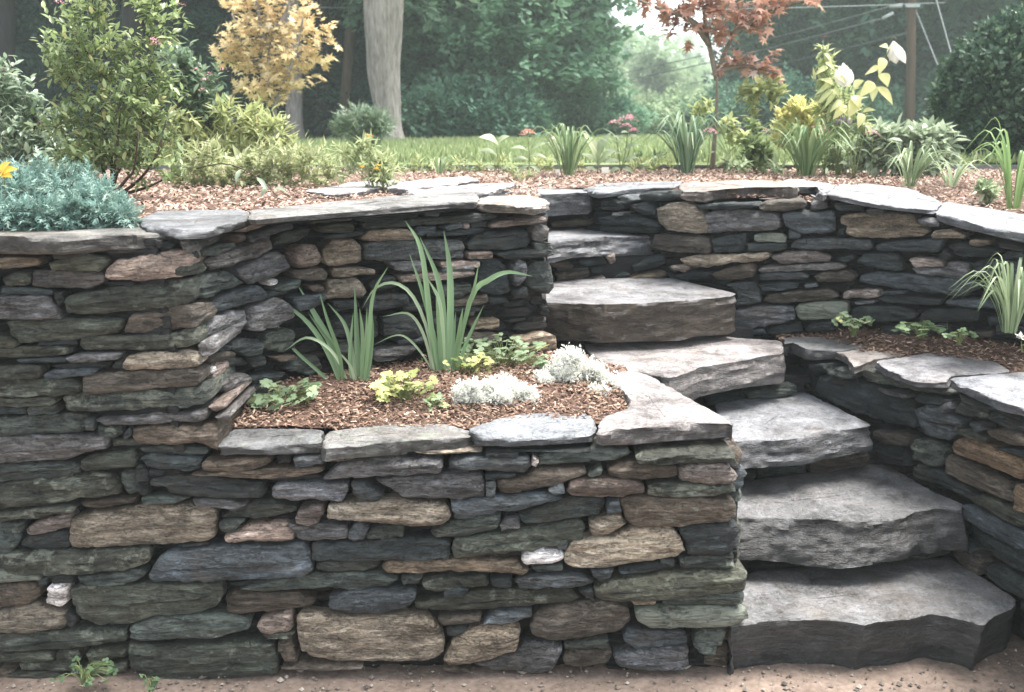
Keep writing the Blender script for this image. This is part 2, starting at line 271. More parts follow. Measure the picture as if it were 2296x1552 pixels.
STONES = '''
@A front
t 0 345 235 345 240 385 120 405 0 415 -60 400 -60 350
g 330 320 400 300 550 298 560 320 440 345 340 345
o 305 380 400 345 520 325 660 335 685 375 640 425 500 430 310 415
d 640 290 780 282 1050 250 1110 265 1090 290 900 310 700 315
p 690 400 730 365 1060 305 1180 295 1210 330 1205 440 1150 465 900 485 680 480 665 440
o 20 470 100 435 170 445 185 500 160 520 30 520
l 185 440 260 425 480 425 655 440 660 490 620 520 540 540 200 525
d 650 510 860 500 850 520 680 532
d 0 528 200 540 330 560 330 582 0 575
d 340 570 390 565 395 620 370 655 345 610
l -40 590 270 595 330 640 390 735 0 740 -40 740
o 420 600 500 570 900 520 1100 485 1200 480 1245 520 1240 600 1170 650 900 680 600 705 430 700 405 650
o 20 760 120 745 400 738 770 745 780 780 740 830 560 860 300 882 110 892 60 840
b 780 800 830 715 1050 690 1170 680 1225 680 1225 770 1170 805 900 825 780 825
o -40 850 60 855 100 895 100 915 -40 920
o 500 880 540 855 1130 835 1190 790 1260 790 1290 840 1280 890 1200 915 900 935 520 940 495 910
o -40 930 130 920 430 920 440 955 330 975 -40 980
d 220 892 480 877 480 902 240 910
l 430 985 560 965 790 955 770 985 600 1005 460 1005
d 90 1000 420 988 425 1008 110 1015
g 700 1050 780 970 800 980 785 1060 720 1070
t 810 970 950 955 1230 940 1285 950 1285 1030 1230 1045 900 1060 800 1060 790 1020
o -40 1040 270 1040 280 1075 260 1105 -40 1115
v 280 1085 400 1060 640 1060 600 1090 400 1105 280 1110
d 300 1045 560 1018 700 1020 690 1050 400 1058
b 540 1110 620 1090 1250 1055 1300 1080 1300 1130 1250 1160 1000 1180 680 1212 540 1215 530 1160
o -40 1125 300 1120 460 1125 520 1160 520 1200 470 1220 -40 1235
L 370 1250 450 1225 660 1217 900 1205 1230 1180 1340 1170 1350 1250 1300 1290 1200 1310 900 1325 500 1340 410 1325
o -40 1250 340 1240 350 1280 300 1293 -40 1297
g 160 1320 200 1300 350 1297 360 1340 320 1355 170 1350
d -40 1307 140 1305 150 1350 -40 1362
g -40 1385 400 1365 525 1370 535 1430 500 1475 200 1495 -40 1505
l 600 1390 780 1380 1000 1350 1230 1345 1320 1320 1325 1370 1250 1400 900 1415 660 1415
d 540 1385 590 1385 600 1450 545 1450
g 610 1430 770 1425 780 1470 720 1500 620 1490
d 790 1480 830 1440 838 1480 800 1520
b 850 1450 980 1430 1270 1435 1390 1400 1400 1480 1290 1530 1000 1545 880 1530 840 1490
l 1150 240 1190 230 1225 270 1220 310 1180 285
p 1330 1310 1430 1290 1440 1310 1380 1340
l 1380 1370 1460 1340 1475 1370 1400 1390
l 1270 900 1330 880 1375 910 1360 960 1290 985
@D front
l -40 -40 400 -50 670 -45 668 15 520 50 420 85 -40 115
g 680 -25 885 -28 895 5 690 15
g -40 120 380 110 470 135 490 175 440 205 -40 240
o 500 110 560 70 840 35 845 110 840 140 720 155 510 170 495 140
d 880 80 950 55 1270 85 1260 140 1200 165 1080 160 900 110
g 870 22 1000 10 1290 30 1300 60 1100 60 900 45
d 850 140 880 125 920 175 925 300 880 320 840 260
g 750 180 840 170 845 310 800 325 740 250
o -40 260 250 215 560 190 680 185 740 260 750 310 480 340 250 385 -40 405
d 930 160 1050 160 1000 200 940 198
d 940 225 1080 195 1300 195 1650 245 1670 290 1640 330 1420 330 1200 315 1060 300 1050 255 940 250
b 1190 182 1400 165 1700 150 2040 135 2050 155 1850 195 1700 205 1400 190
b 1280 100 1400 85 1700 75 1710 105 1600 140 1380 155 1280 145
d 1740 75 1820 60 1820 115 1745 120
v 1850 75 2030 65 2040 110 1860 122
d 1680 218 1980 188 2010 200 1850 230 1700 235
l 1720 260 1800 245 2190 245 2190 300 2150 345 1730 345 1710 310
b 500 370 700 345 850 340 840 362 700 393 520 393
g 870 345 1050 330 1200 338 1100 368 900 382
l 1200 350 1400 345 1560 375 1500 390 1230 385
o -40 435 300 388 480 388 450 420 200 450 -40 485
p 220 490 400 435 435 470 430 520 330 550 170 570 150 540
g -40 500 130 500 110 600 60 680 -40 690
d 130 600 260 560 420 555 425 640 400 665 200 680 110 640
t 440 470 500 455 900 395 1320 400 1350 430 1345 590 1260 620 900 630 700 640 450 650 425 600 430 520
g 1370 460 1450 410 1600 372 1850 390 1860 430 1700 458 1560 465
R 1870 410 2030 385 2035 440 1990 450 1880 440
p 1860 452 1990 460 2010 480 1940 502 1870 480
g 1375 490 1540 480 1480 530 1420 555 1380 530
p 1400 580 1560 525 1800 497 1850 560 1840 605 1650 605 1420 615
l 1800 505 2000 512 2190 530 2190 590 2100 600 1890 600
d 2200 550 2250 490 2290 540 2260 605
o -40 690 300 677 700 662 930 670 940 730 830 775 500 810 90 825 0 780
L -40 792 80 805 250 832 240 852 -40 865
d 1130 637 1300 622 1310 642 1180 657
v 1010 700 1080 675 1500 642 1900 627 1940 660 1970 790 1900 820 1500 850 960 855 930 820 960 770
g 470 840 700 812 890 785 910 820 860 850 700 880 540 870
d 280 832 440 825 440 878 310 888
w 290 905 410 895 410 1000 370 1020 280 1000
b -40 880 200 880 240 960 180 1000 -40 1030
d 215 852 268 852 270 900 225 905
t -40 1050 200 1012 330 1042 410 1070 410 1140 350 1160 180 1190 -40 1185
d 420 1040 480 1110 450 1140 420 1130
o 430 920 520 897 900 887 1390 882 1400 960 1350 1030 1200 1075 950 1088 800 1140 600 1145 500 1110 440 1010
L 820 1150 950 1097 1200 1083 1450 1073 1575 1110 1560 1160 1400 1200 1150 1220 900 1220 820 1200
d 1430 892 1560 867 1700 842 1690 870 1500 897
g 1480 925 1640 882 1900 832 2249 820 2408 822 2510 860 2450 895 2249 910 1900 917 1600 940
b 1410 960 1560 950 1880 947 1980 1000 1950 1030 1700 1060 1500 1075 1420 1060
p 1630 1120 1830 1060 1840 1150 1800 1190 1640 1190 1610 1150
o 1640 1203 1860 1188 1830 1215 1680 1222
b 1750 1250 1830 1240 1865 1370 1790 1370 1750 1300
o 810 1240 1000 1262 1720 1252 1740 1330 1750 1440 1500 1470 900 1500 810 1380
o -40 1200 250 1182 790 1172 790 1235 650 1245 400 1290 -40 1310
o -40 1322 330 1312 340 1355 -40 1362
o 350 1312 500 1300 510 1350 360 1360
o 520 1330 620 1300 790 1298 780 1350 560 1385
o 110 1372 480 1362 490 1410 130 1420
o 40 1440 350 1430 420 1455 60 1472
o 420 1428 780 1392 790 1420 600 1447
b 1760 1402 2100 1382 2300 1400 2000 1432
b -40 1425 90 1425 30 1470 -40 1480
@E front
t -45 375 150 362 400 352 620 367 700 387 730 440 680 490 500 500 200 475 -45 455
v -40 960 100 925 450 905 510 940 480 1000 330 1050 100 1053 -30 1010
t -235 1065 0 1082 350 1078 560 1080 640 1130 690 1230 685 1310 600 1350 300 1365 0 1365 -150 1330 -210 1290 -238 1200
g 160 22 460 12 465 50 330 65 150 70
b -40 75 140 58 130 83 -40 108
t 500 12 700 8 930 5 920 30 760 50 540 50
d 950 8 1200 -8 1620 -13 1620 3 1400 22 960 35
d 950 52 1160 47 1160 66 960 72
l 0 142 130 92 360 77 680 92 690 140 660 175 400 190 0 210 -80 215
v 720 100 870 77 1000 85 1220 82 1240 140 1200 180 1050 165 830 150 720 145
d 710 158 850 167 840 182 730 182
g 1290 70 1600 37 1700 32 1860 27 1870 60 1800 90 1500 115 1280 128
w 1250 72 1285 95 1268 125 1245 110
o 1900 70 1990 17 2100 2 2520 2 2530 95 2100 110 1910 105
l 240 220 400 212 640 197 840 187 930 197 945 240 940 330 800 340 430 330 370 290
v 110 240 200 245 300 325 280 350 160 360 110 300
v 960 227 1010 225 1010 325 960 330
d 950 192 1150 187 1100 210 952 213
b 1030 230 1160 222 1280 167 1580 152 1600 180 1400 260 1200 305 1060 310 1020 270
g 1600 190 1690 142 1680 190 1620 205
b 1720 160 1780 127 2000 122 2160 137 2170 190 2100 215 1850 215 1750 195
v 1350 280 1440 237 1450 290 1380 303
R 1460 290 1500 227 1700 212 1900 227 1960 260 1950 300 1800 325 1500 320
v 740 370 900 347 1200 318 1350 313 1450 330 1200 400 1000 430 760 460 735 410
g 1150 460 1300 420 1450 348 1700 347 1720 390 1680 440 1500 480 1300 510 1200 515
v 1730 352 1790 337 1800 410 1740 440 1720 420
b 1800 345 2100 338 2530 352 2540 440 2500 480 2200 505 1900 505 1840 470
g 590 570 760 490 1050 447 1020 540 850 582 650 592
l 1040 510 1080 475 1165 480 1165 520 1050 538
t 1610 500 1790 440 1840 500 1780 545 1640 575 1615 550
o 740 660 760 602 1100 552 1550 490 1580 530 1570 600 1300 650 1000 690 760 705
v 90 540 160 480 210 520 180 580 130 605 90 580
g 190 560 260 522 430 517 435 580 200 588
d -148 632 0 632 400 602 700 607 725 640 720 710 500 725 0 725 -148 722
g -120 752 150 742 280 757 260 780 200 805 0 808 -130 800
t 295 775 340 742 600 737 1000 727 1150 747 1220 800 1180 820 900 800 500 815 330 815
d 980 692 1100 680 1180 677 1170 710 1030 720
w 1180 690 1250 655 1370 665 1440 680 1450 710 1350 740 1200 745 1180 720
W 1450 680 1510 610 1620 600 1750 590 1900 530 2120 520 2180 590 2215 670 2150 710 1900 740 1700 770 1500 765 1450 730
v 1400 632 1470 622 1460 655 1410 650
g 1240 770 1440 752 1440 788 1280 798
v 1140 865 1230 827 1550 822 1640 860 1560 885 1250 900 1160 895
d 980 847 1110 842 1115 890 1000 895
o 550 880 620 850 960 840 970 888 850 900 700 923 640 932 570 910
d 680 935 760 902 850 920 800 960 690 960
g 410 850 560 822 520 878 430 883
o 490 1010 700 972 900 937 1100 922 1480 922 1560 970 1500 990 1200 1025 900 1045 700 1060 500 1030
v 1610 790 1760 780 1740 830 1680 855 1630 820
d 1790 800 2000 747 2150 742 2150 770 1950 805 1800 825
o 1640 900 1700 852 2249 802 2500 792 2600 802 2590 918 2200 958 1900 978 1690 978 1640 940
d 1540 920 1620 902 1640 975 1590 960
t 1870 985 2030 972 2030 1003 1890 1018
g 2060 980 2249 957 2590 937 2580 998 2300 1013 2080 1008
b 1230 1140 1280 1070 1450 1010 1680 987 1850 1030 1870 1110 1780 1180 1550 1230 1350 1240 1250 1210
L 1900 1050 2000 1030 2300 1028 2600 1040 2610 1090 2500 1140 2250 1155 2000 1160 1910 1110
b 650 1090 930 1072 920 1100 800 1125 690 1130
v 930 1130 1010 1060 1250 1047 1240 1085 1060 1133
d 700 1170 830 1147 840 1200 760 1230 710 1220
t 735 1250 780 1222 900 1150 1120 1130 1160 1170 1165 1240 1130 1310 900 1368 720 1383 690 1360
l 880 1400 1000 1372 1150 1322 1200 1272 1380 1267 1440 1300 1400 1390 1380 1440 1250 1460 1000 1430
g 1450 1270 1600 1247 1730 1237 1730 1275 1600 1288 1450 1290
b 1440 1340 1500 1302 1700 1310 1760 1330 1700 1380 1550 1405 1460 1395
v 1820 1220 1850 1182 2220 1187 2235 1250 2100 1278 1900 1283 1830 1250
l 1760 1342 1900 1302 2235 1292 2235 1410 2100 1440 1800 1430
b 680 1402 830 1412 860 1440 700 1442
@F front
p 80 150 130 130 390 120 415 170 450 200 400 245 280 250 90 222
L -110 272 0 257 430 267 440 295 300 323 0 328 -120 310
d 80 530 120 512 430 502 460 530 450 640 420 690 250 703 130 690 120 620
g 80 725 130 707 430 707 420 770 300 780 90 778
d -40 727 50 737 40 770 -40 775
g 180 1230 220 1170 340 1155 380 1200 300 1330 220 1330 180 1280
@A curved
g 1240 230 1350 227 1380 250 1270 260
g 1340 300 1390 280 1460 252 1540 240 1540 270 1420 318 1340 328
l 1370 370 1400 340 1600 262 1760 210 1780 240 1760 290 1500 390 1400 420
v 1580 200 1700 160 1880 102 1890 150 1750 200 1600 240
p 1500 170 1600 122 1700 92 1695 125 1560 168
b 1500 192 1560 190 1570 225 1530 240
g 1800 230 1850 182 2020 150 2020 190 1930 238 1780 270
l 1560 420 1620 362 1820 302 1890 340 1890 420 1720 480 1600 510 1550 450
g 1280 520 1330 472 1500 422 1540 460 1590 500 1450 560 1350 600 1290 570
o 1200 400 1330 372 1360 400 1330 440 1200 455
d 1225 302 1290 290 1310 360 1222 368
p 1910 300 1940 257 2030 260 2085 350 2060 383 1930 408 1910 370
b 1890 430 2100 407 2120 440 2110 478 1990 483 1900 470
w 1730 490 1790 480 1790 505 1750 520
g 1770 550 1850 502 1940 472 1940 520 1840 560
b 1980 522 2080 520 2090 550 2020 555
v 1400 650 1450 592 1600 532 1700 522 1760 570 1700 608 1560 640 1450 688
b 1230 650 1370 630 1410 670 1370 720 1240 790 1230 720
l 1310 810 1400 732 1590 672 1600 720 1590 788 1450 820 1330 840
l 1610 760 1625 672 1800 592 1900 640 1920 720 1800 780 1640 815 1605 800
v 1890 602 2100 572 2110 600 2000 668 1920 680
d 1540 890 1600 862 1700 870 1730 910 1700 958 1600 970 1530 930
d 1370 930 1450 902 1520 910 1510 940 1400 945
b 1340 980 1420 952 1510 947 1510 975 1400 1008 1350 1010
p 1400 1060 1450 1002 1500 1002 1500 1050 1430 1108 1390 1115
w 1360 1042 1400 1040 1400 1075 1370 1080
d 1500 1000 1600 982 1620 1030 1520 1038
d 1610 980 1730 962 1760 1000 1750 1050 1650 1058
l 1420 1160 1500 1102 1600 1082 1620 1130 1540 1178 1450 1208
g 1360 1172 1420 1142 1430 1200 1370 1238
b 1430 1250 1500 1222 1600 1230 1590 1270 1500 1298
b 1770 988 1920 972 1920 995 1800 1008
g 1730 900 1760 822 1900 802 1940 830 1930 928 1850 948 1760 943
d 1620 1120 1760 1092 1860 1082 1850 1120 1640 1168
g 1860 1060 1900 1012 2080 982 2090 1060 2000 1098
o 1980 90 2050 70 2270 60 2270 95 2000 120
o 2050 140 2240 117 2290 130 2270 178 2080 173
d 2080 210 2250 182 2350 170 2340 190 2150 228
v 1910 72 1945 67 1950 110 1915 118
g 1720 92 1870 72 1880 90 1740 118
d 1650 620 1800 545 1870 560 1760 600
d 1500 1310 1600 1285 1650 1320 1560 1370 1490 1380
d 1600 1180 1750 1150 1800 1190 1700 1240
@B curved
t 0 230 140 225 175 270 170 350 140 370 20 385 -60 380 -75 290
t -10 407 200 407 270 427 270 450 150 455 10 465 -10 440
t -45 490 150 477 190 510 215 560 190 590 0 605 -50 600
d 130 90 200 57 330 50 550 42 550 80 400 98 200 108
v 580 42 640 32 680 60 670 73 590 70
g 180 130 240 97 450 102 700 82 1030 52 1050 80 900 108 650 123 400 138 200 148
t 180 210 230 167 470 157 530 200 510 225 300 235 190 225
v 530 150 660 137 660 178 560 200 535 180
v 700 140 810 117 830 140 720 160
p 825 120 870 120 860 150 828 150
d 878 112 990 107 990 138 885 150
p 1000 130 1050 107 1350 77 1370 100 1300 118 1100 138 1010 145
l 1280 180 1300 137 1350 120 1385 150 1385 210 1330 245 1290 220
d 860 260 920 192 1100 177 1250 167 1270 220 1250 268 1100 288 880 288
v 190 250 400 237 700 227 830 232 845 290 840 345 600 350 300 358 200 350
l 350 370 560 362 580 400 570 430 400 420
p 680 370 930 362 930 395 760 408 690 400
p 420 470 560 447 900 422 910 450 750 478 560 488 440 498
g 240 510 330 462 410 472 420 520 300 560 240 550
g 650 540 700 522 880 512 900 550 800 598 660 590
d 920 510 960 372 1060 357 1120 400 1140 570 1080 585 960 570 920 540
l 1160 400 1190 352 1240 362 1230 480 1180 520 1155 490
g 1250 520 1260 402 1300 372 1390 372 1420 430 1430 540 1400 575 1330 560
p 850 310 1010 302 1020 340 860 345
d 1040 320 1200 292 1400 292 1420 320 1300 343 1100 348
b 760 620 900 602 990 582 1000 620 900 648 770 655
d 200 600 400 577 480 582 490 640 300 680 200 680
d 960 690 1100 652 1300 622 1450 592 1460 650 1300 688 1100 718 980 720
v 1100 770 1200 722 1450 692 1475 730 1420 760 1250 820 1130 835 1090 800
d 320 740 400 712 520 712 560 780 560 850 430 870 320 840
t 880 770 920 747 1070 742 1075 790 900 808
b 810 860 900 822 1050 827 1080 880 1030 920 850 925
t 1160 870 1380 827 1430 850 1435 930 1300 940 1170 930
l 250 970 300 932 480 907 530 920 480 960 380 998 270 1005
v 400 880 600 862 600 885 420 900
t 840 690 910 685 900 713 850 720
d 1000 602 1120 602 1130 630 1000 640
d 0 622 150 617 180 660 0 690
d 0 752 100 722 280 712 300 790 280 850 0 860
g 0 880 220 872 240 940 200 1020 0 1040
d 440 652 560 642 640 660 600 690 460 690
d 1150 562 1250 532 1260 600 1160 600
d 600 182 900 152 970 150 960 180 700 200 600 205
d 750 660 940 665 940 682 760 690
d 500 330 620 350 600 360 450 360
d 620 690 820 725 820 800 640 840 590 760
d 600 880 800 830 800 900 620 930
d 860 345 1040 350 1060 356 870 358
v 690 405 900 402 900 418 700 440
g 1290 248 1390 245 1420 290 1300 288
@C rear
d 180 235 280 225 560 217 575 235 480 255 330 260 200 255
b 600 220 680 202 860 195 900 220 880 250 760 265 610 265 590 245
l 930 215 1000 197 1030 210 1030 250 920 265
d 1050 215 1260 237 1260 268 1100 260
v 1270 267 1330 252 1390 265 1380 283 1290 285
t -75 260 0 222 100 212 180 240 240 310 255 405 180 415 0 390 -60 340
l 235 300 260 272 450 267 680 285 725 320 720 370 680 390 400 400 262 410 250 340
v 740 290 800 275 1060 272 1085 310 1080 395 1000 410 850 410 760 365
d 1090 400 1150 367 1130 420 1090 425
t 1110 310 1150 287 1350 282 1560 295 1600 345 1680 390 1640 428 1400 440 1200 435 1150 410 1165 370 1115 350
l 1610 320 1660 310 1740 330 1760 363 1690 368 1620 345
t 1690 430 1720 397 1820 390 1920 425 1910 445 1800 440 1700 445
t 1950 452 2080 457 2085 480 2000 493 1950 480
d 2120 470 2250 490 2300 510 2300 530 2150 500
b -90 422 0 420 250 440 270 500 260 545 0 530 -110 500
d 280 460 330 435 490 417 500 490 480 530 290 540
L 555 430 600 417 740 417 765 440 760 470 560 465
d 520 482 770 482 765 513 700 528 520 525
v 780 387 860 420 850 440 782 445
v 785 500 830 452 1000 442 1300 460 1320 500 1300 523 1100 510 800 515
v 1340 490 1400 472 1700 452 1780 457 1740 530 1600 530 1345 520
d 1790 490 1900 472 2000 500 2160 530 2060 560 1900 565 1830 545
d 1740 560 1780 512 1820 560 1800 583 1750 580
t 85 575 200 557 640 542 660 565 600 593 400 603 250 633 130 615
p 665 565 760 537 950 527 1060 565 1040 588 900 598 740 608
d 1070 580 1190 547 1200 575 1130 603
d 1210 600 1250 547 1450 547 1500 590 1500 648 1450 660 1300 620
p 1555 577 1600 567 1770 600 1780 625 1600 630
l 1565 637 1780 637 1800 602 1930 607 1945 650 1920 703 1800 698 1600 670
d 1950 612 2080 572 2070 600 1960 640
v 1955 652 2100 592 2330 587 2330 700 2100 700 2000 690
p 10 627 100 612 140 635 100 663 20 650
d 30 690 150 657 280 667 260 698 100 718
b 280 680 360 642 540 612 560 640 540 690 450 713 310 715
l 570 650 600 632 1100 602 1150 625 1100 640 800 655 580 668
v 590 690 640 672 880 667 915 690 880 708 600 713
b 940 690 1000 662 1160 652 1210 690 1190 723 960 723
d 590 747 700 732 850 732 840 760 620 788
v 880 752 960 737 970 755 890 765
v 1225 700 1260 682 1350 667 1700 692 1990 722 2010 760 1900 820 1600 790 1400 760 1230 730
b 610 850 640 812 850 787 1040 777 1110 815 1050 838 900 850 700 863
p 1125 790 1160 782 1350 782 1355 820 1300 828 1130 833
v 1370 792 1530 787 1520 800 1380 805
d 1350 832 1420 812 1600 827 1760 852 1750 873 1600 875 1400 860
l 1200 856 1330 848 1330 860 1210 868
L 820 900 840 872 1140 852 1160 880 1155 940 1100 960 850 970 825 950
d 1170 920 1220 882 1480 882 1600 940 1580 970 1350 985 1200 965
d 1610 960 1650 912 1900 897 2010 920 2000 973 1800 985 1620 985
v 1790 850 1960 837 2200 860 2200 895 1900 888 1800 873
d 2010 770 2200 732 2330 760 2330 830 2050 820
l 345 1020 440 912 560 887 810 892 820 968 700 998 480 1033 350 1040
v 370 740 560 727 595 780 600 860 440 880 450 800
d 640 1040 720 1002 860 1002 870 1048 660 1063
d 885 1030 940 992 1060 977 1075 1040 900 1048
v 530 1042 620 1032 640 1060 540 1060
d 1350 1020 1500 1002 1800 1002 1800 1060 1400 1075
d 2040 960 2170 952 2180 1000 2060 1008
b 1950 1052 2100 1042 2090 1075 1960 1075
d 2220 900 2330 890 2330 1000 2220 1000
d 2110 1010 2330 1010 2330 1070 2110 1070
d 2180 530 2330 545 2330 575 2120 575
@H rear
d 1690 1295 1780 1282 1850 1340 1820 1358 1700 1350
v 1820 1272 1870 1257 1930 1290 1900 1305
d 1940 1262 2000 1237 2200 1232 2210 1268 2100 1290 1970 1290
d 1880 1322 2000 1307 2060 1350 2060 1388 1960 1370
d 1690 1402 1900 1387 2060 1430 2080 1460 1900 1450 1700 1440
l 1790 1372 1870 1367 1860 1385 1800 1388
d 1690 1450 1980 1462 2060 1475 2040 1500 1700 1490
@G cheek
d 890 342 1000 340 1010 388 900 370
g 1020 390 1080 362 1210 380 1200 418 1100 428 1020 405
g 1220 375 1300 367 1540 452 1790 482 1810 520 1780 540 1540 500 1300 450 1220 410
d 900 500 960 412 1200 442 1400 502 1540 582 1570 680 1560 750 1400 708 1200 650 950 550
l 1340 492 1530 542 1530 556 1380 522
d 1560 562 1600 532 1820 572 1760 600 1600 590
v 1560 630 1650 607 1740 640 1900 700 1860 780 1780 830 1640 800 1590 720
l 1740 610 1800 587 1830 620 1770 650
g 1830 622 1870 582 2040 642 2030 690 1850 650
g 1840 532 2060 602 2050 640 1880 578
d 1840 462 2000 512 2180 602 2330 650 2330 710 2180 680 2000 598 1860 508
d 2030 690 2060 642 2330 745 2330 805 2100 720
b 1320 762 1400 772 1550 812 1550 858 1400 848 1330 800
d 1310 862 1340 842 1540 902 1530 998 1400 980 1310 920
g 1550 822 1680 832 1750 900 1740 980 1680 998 1560 950
o 1890 752 1980 772 2060 812 2060 840 1900 780
O 1810 870 1870 812 2000 832 2240 952 2280 1020 2240 1085 2100 1020 1900 930 1820 900
b 2060 762 2150 752 2330 810 2330 868 2200 850 2080 800
v 1950 712 2030 722 2030 760 1980 780
d 2080 872 2330 902 2330 940 2180 900
b 1760 1000 1780 922 1860 942 2040 1052 2160 1132 2220 1200 2180 1228 2060 1180 1900 1100 1770 1040
d 1545 1050 1570 982 1700 1022 1880 1122 1960 1190 1880 1188 1700 1108 1560 1070
o 1880 1182 2000 1182 2330 1322 2330 1420 2150 1340 1950 1220
O 2230 1112 2330 1112 2330 1300 2220 1280
d 2250 1000 2330 990 2330 1095 2260 1090
@F cheek
v 1850 372 1900 372 2249 562 2310 590 2310 690 2100 600 1900 480 1850 430
d 1860 502 2000 542 2249 702 2310 740 2310 850 2100 750 1960 660 1880 590
b 1800 660 1860 632 1980 700 1970 818 1920 810
d 1980 800 2010 742 2249 862 2310 900 2310 990 2150 910
d 2215 970 2310 1010 2310 1230 2215 1205
v 1850 590 1930 650 1920 690 1850 625
'''
RISERS = '''
@F riser_two
d 510 785 840 742 900 790 700 828 520 830
v 840 717 1150 712 1120 733 850 733
d 900 752 1000 737 1320 737 1300 760 1000 770
o 1340 712 1500 652 1780 602 1790 680 1600 728 1360 743
d 440 740 500 745 505 800 440 800
@G riser_three
v 440 987 570 982 580 1005 450 1010
o 430 1042 570 1032 580 1070 500 1108 440 1105
g 600 1060 640 982 880 942 915 990 915 1060 850 1098 700 1113 610 1100
b 930 942 1000 902 1310 862 1320 990 1200 1008 1000 1048 930 1038
@G riser_four
d 260 557 340 522 480 517 510 550 400 578 270 600
g 520 522 600 497 840 472 840 520 700 548 540 558
@B riser_five
d 1450 892 1600 872 1900 852 1900 890 1650 918 1470 910
@C riser_five
d -200 1075 100 1070 100 1085 -200 1090
d 110 1062 185 1047 185 1070 120 1080
d 205 1052 300 1032 310 1055 210 1075
@B riser_six
b 1380 372 1500 367 1540 390 1530 408 1400 400
d 1560 362 1740 347 1760 380 1600 393
p 1740 322 1800 312 1810 370 1780 378
b 1420 442 1550 427 1650 427 1640 460 1440 508
p 1650 482 1740 462 1750 490 1670 508
d 1800 470 1850 442 1910 452 1880 480
t 1870 482 1950 457 2130 427 2140 450 2050 478 1900 493
d 1920 410 2000 352 2120 322 2140 370 2050 408 1940 425
l 2150 402 2240 387 2280 410 2200 433
d 1650 412 1730 402 1730 428 1660 438
d 1430 400 1500 412 1640 405 1630 420 1440 430
d 2150 455 2296 430 2296 480 2160 490
@B riser_seven
b 1390 112 1680 82 1690 130 1400 140
'''

def ledges(x, z, seed, fx=5.0, fz=70.0):
    """broken foliation: thin sheets that stop short of each other"""
    k = z * fz + 1.6 * N(x * 3.1, z * 5, seed) + .5 * N(x * 17, z * 9, seed)
    li = math.floor(k)
    return N(x * fx + li * 17.3, li * 3.71, seed)
def stone_mesh(P, bulge, rough, seed, depth):
    """P: outline (u,v) in the local face plane, counter-clockwise. Local axes: X along the face, Y into the wall, Z up."""
    P = smooth_closed(P, 1, .05)
    ext = P.max(0) - P.min(0); hmin = max(.006, min(ext) * .5)
    per = np.linalg.norm(np.roll(P, -1, 0) - P, axis=1).sum()
    n = int(min(84, max(24, per / .0105))); P = resample_closed(P, n)
    sx = seed * 3.71
    nr = out_normals(P)
    jit = np.array([N(p[0] * 22 + sx, p[1] * 40, seed) * .6 + N(p[0] * 65 + sx, p[1] * 95, seed + 5) * .45 for p in P])
    P = P + nr * (jit * min(.0075, hmin * .3))[:, None]
    c = P.mean(0); Q = P - c
    w, V = np.linalg.eigh(Q.T @ Q); ax = V[:, 1]
    a = Q @ ax; b = Q @ V[:, 0]; L = np.abs(a).max(); H = np.abs(b).max()
    sp = np.clip(a, -max(0, L - H * .8) * .95, max(0, L - H * .8) * .95)
    S = c + sp[:, None] * ax
    verts = []
    drop = bulge * min(1.0, hmin / .03)
    rings = ((0.0, depth), (0.0, .030), (0.0, drop * 1.5 + .004), (0.035, drop * .55), (.11, drop * .16), (.24, 0), (.42, 0), (.62, 0), (.8, 0), (.95, 0))
    tilt_u, tilt_v = N(sx, 1.3) * .12, N(sx, 7.7) * .24 - .05
    conv = (.006 + .009 * (.5 + N(sx, 3.3))) * min(1.0, hmin / .03)
    for k, (t, y) in enumerate(rings):
        q = P + (S - P) * t
        if k > 1: y = y + conv * (1 - t) ** 2
        if k == 0: q = c + (q - c) * np.array([.93, .86])
        for p in q:
            rel = 0
            if k:
                fu, fv = p[0] - c[0], p[1] - c[1]
                rel = rough * (1.5 * ledges(p[0] + sx, p[1], seed) + .9 * N(p[0] * 9 + sx, p[1] * 22, seed + 7) + .55 * N(p[0] * 30 + sx, p[1] * 55, seed) + .3 * N(p[0] * 80, p[1] * 110, seed + 3))
                rel *= (.5 if k == 1 else .8 if k == 2 else 1)
                rel += fu * tilt_u * .3 + fv * tilt_v
            verts.append((p[0], y - rel, p[1]))
    faces = [tuple(range(n - 1, -1, -1))]
    for k in range(len(rings) - 1):
        o1, o2 = k * n, (k + 1) * n
        for i in range(n):
            j = (i + 1) % n; faces.append((o1 + i, o1 + j, o2 + j, o2 + i))
    faces.append(tuple(range((len(rings) - 1) * n, len(rings) * n)))
    return verts, faces

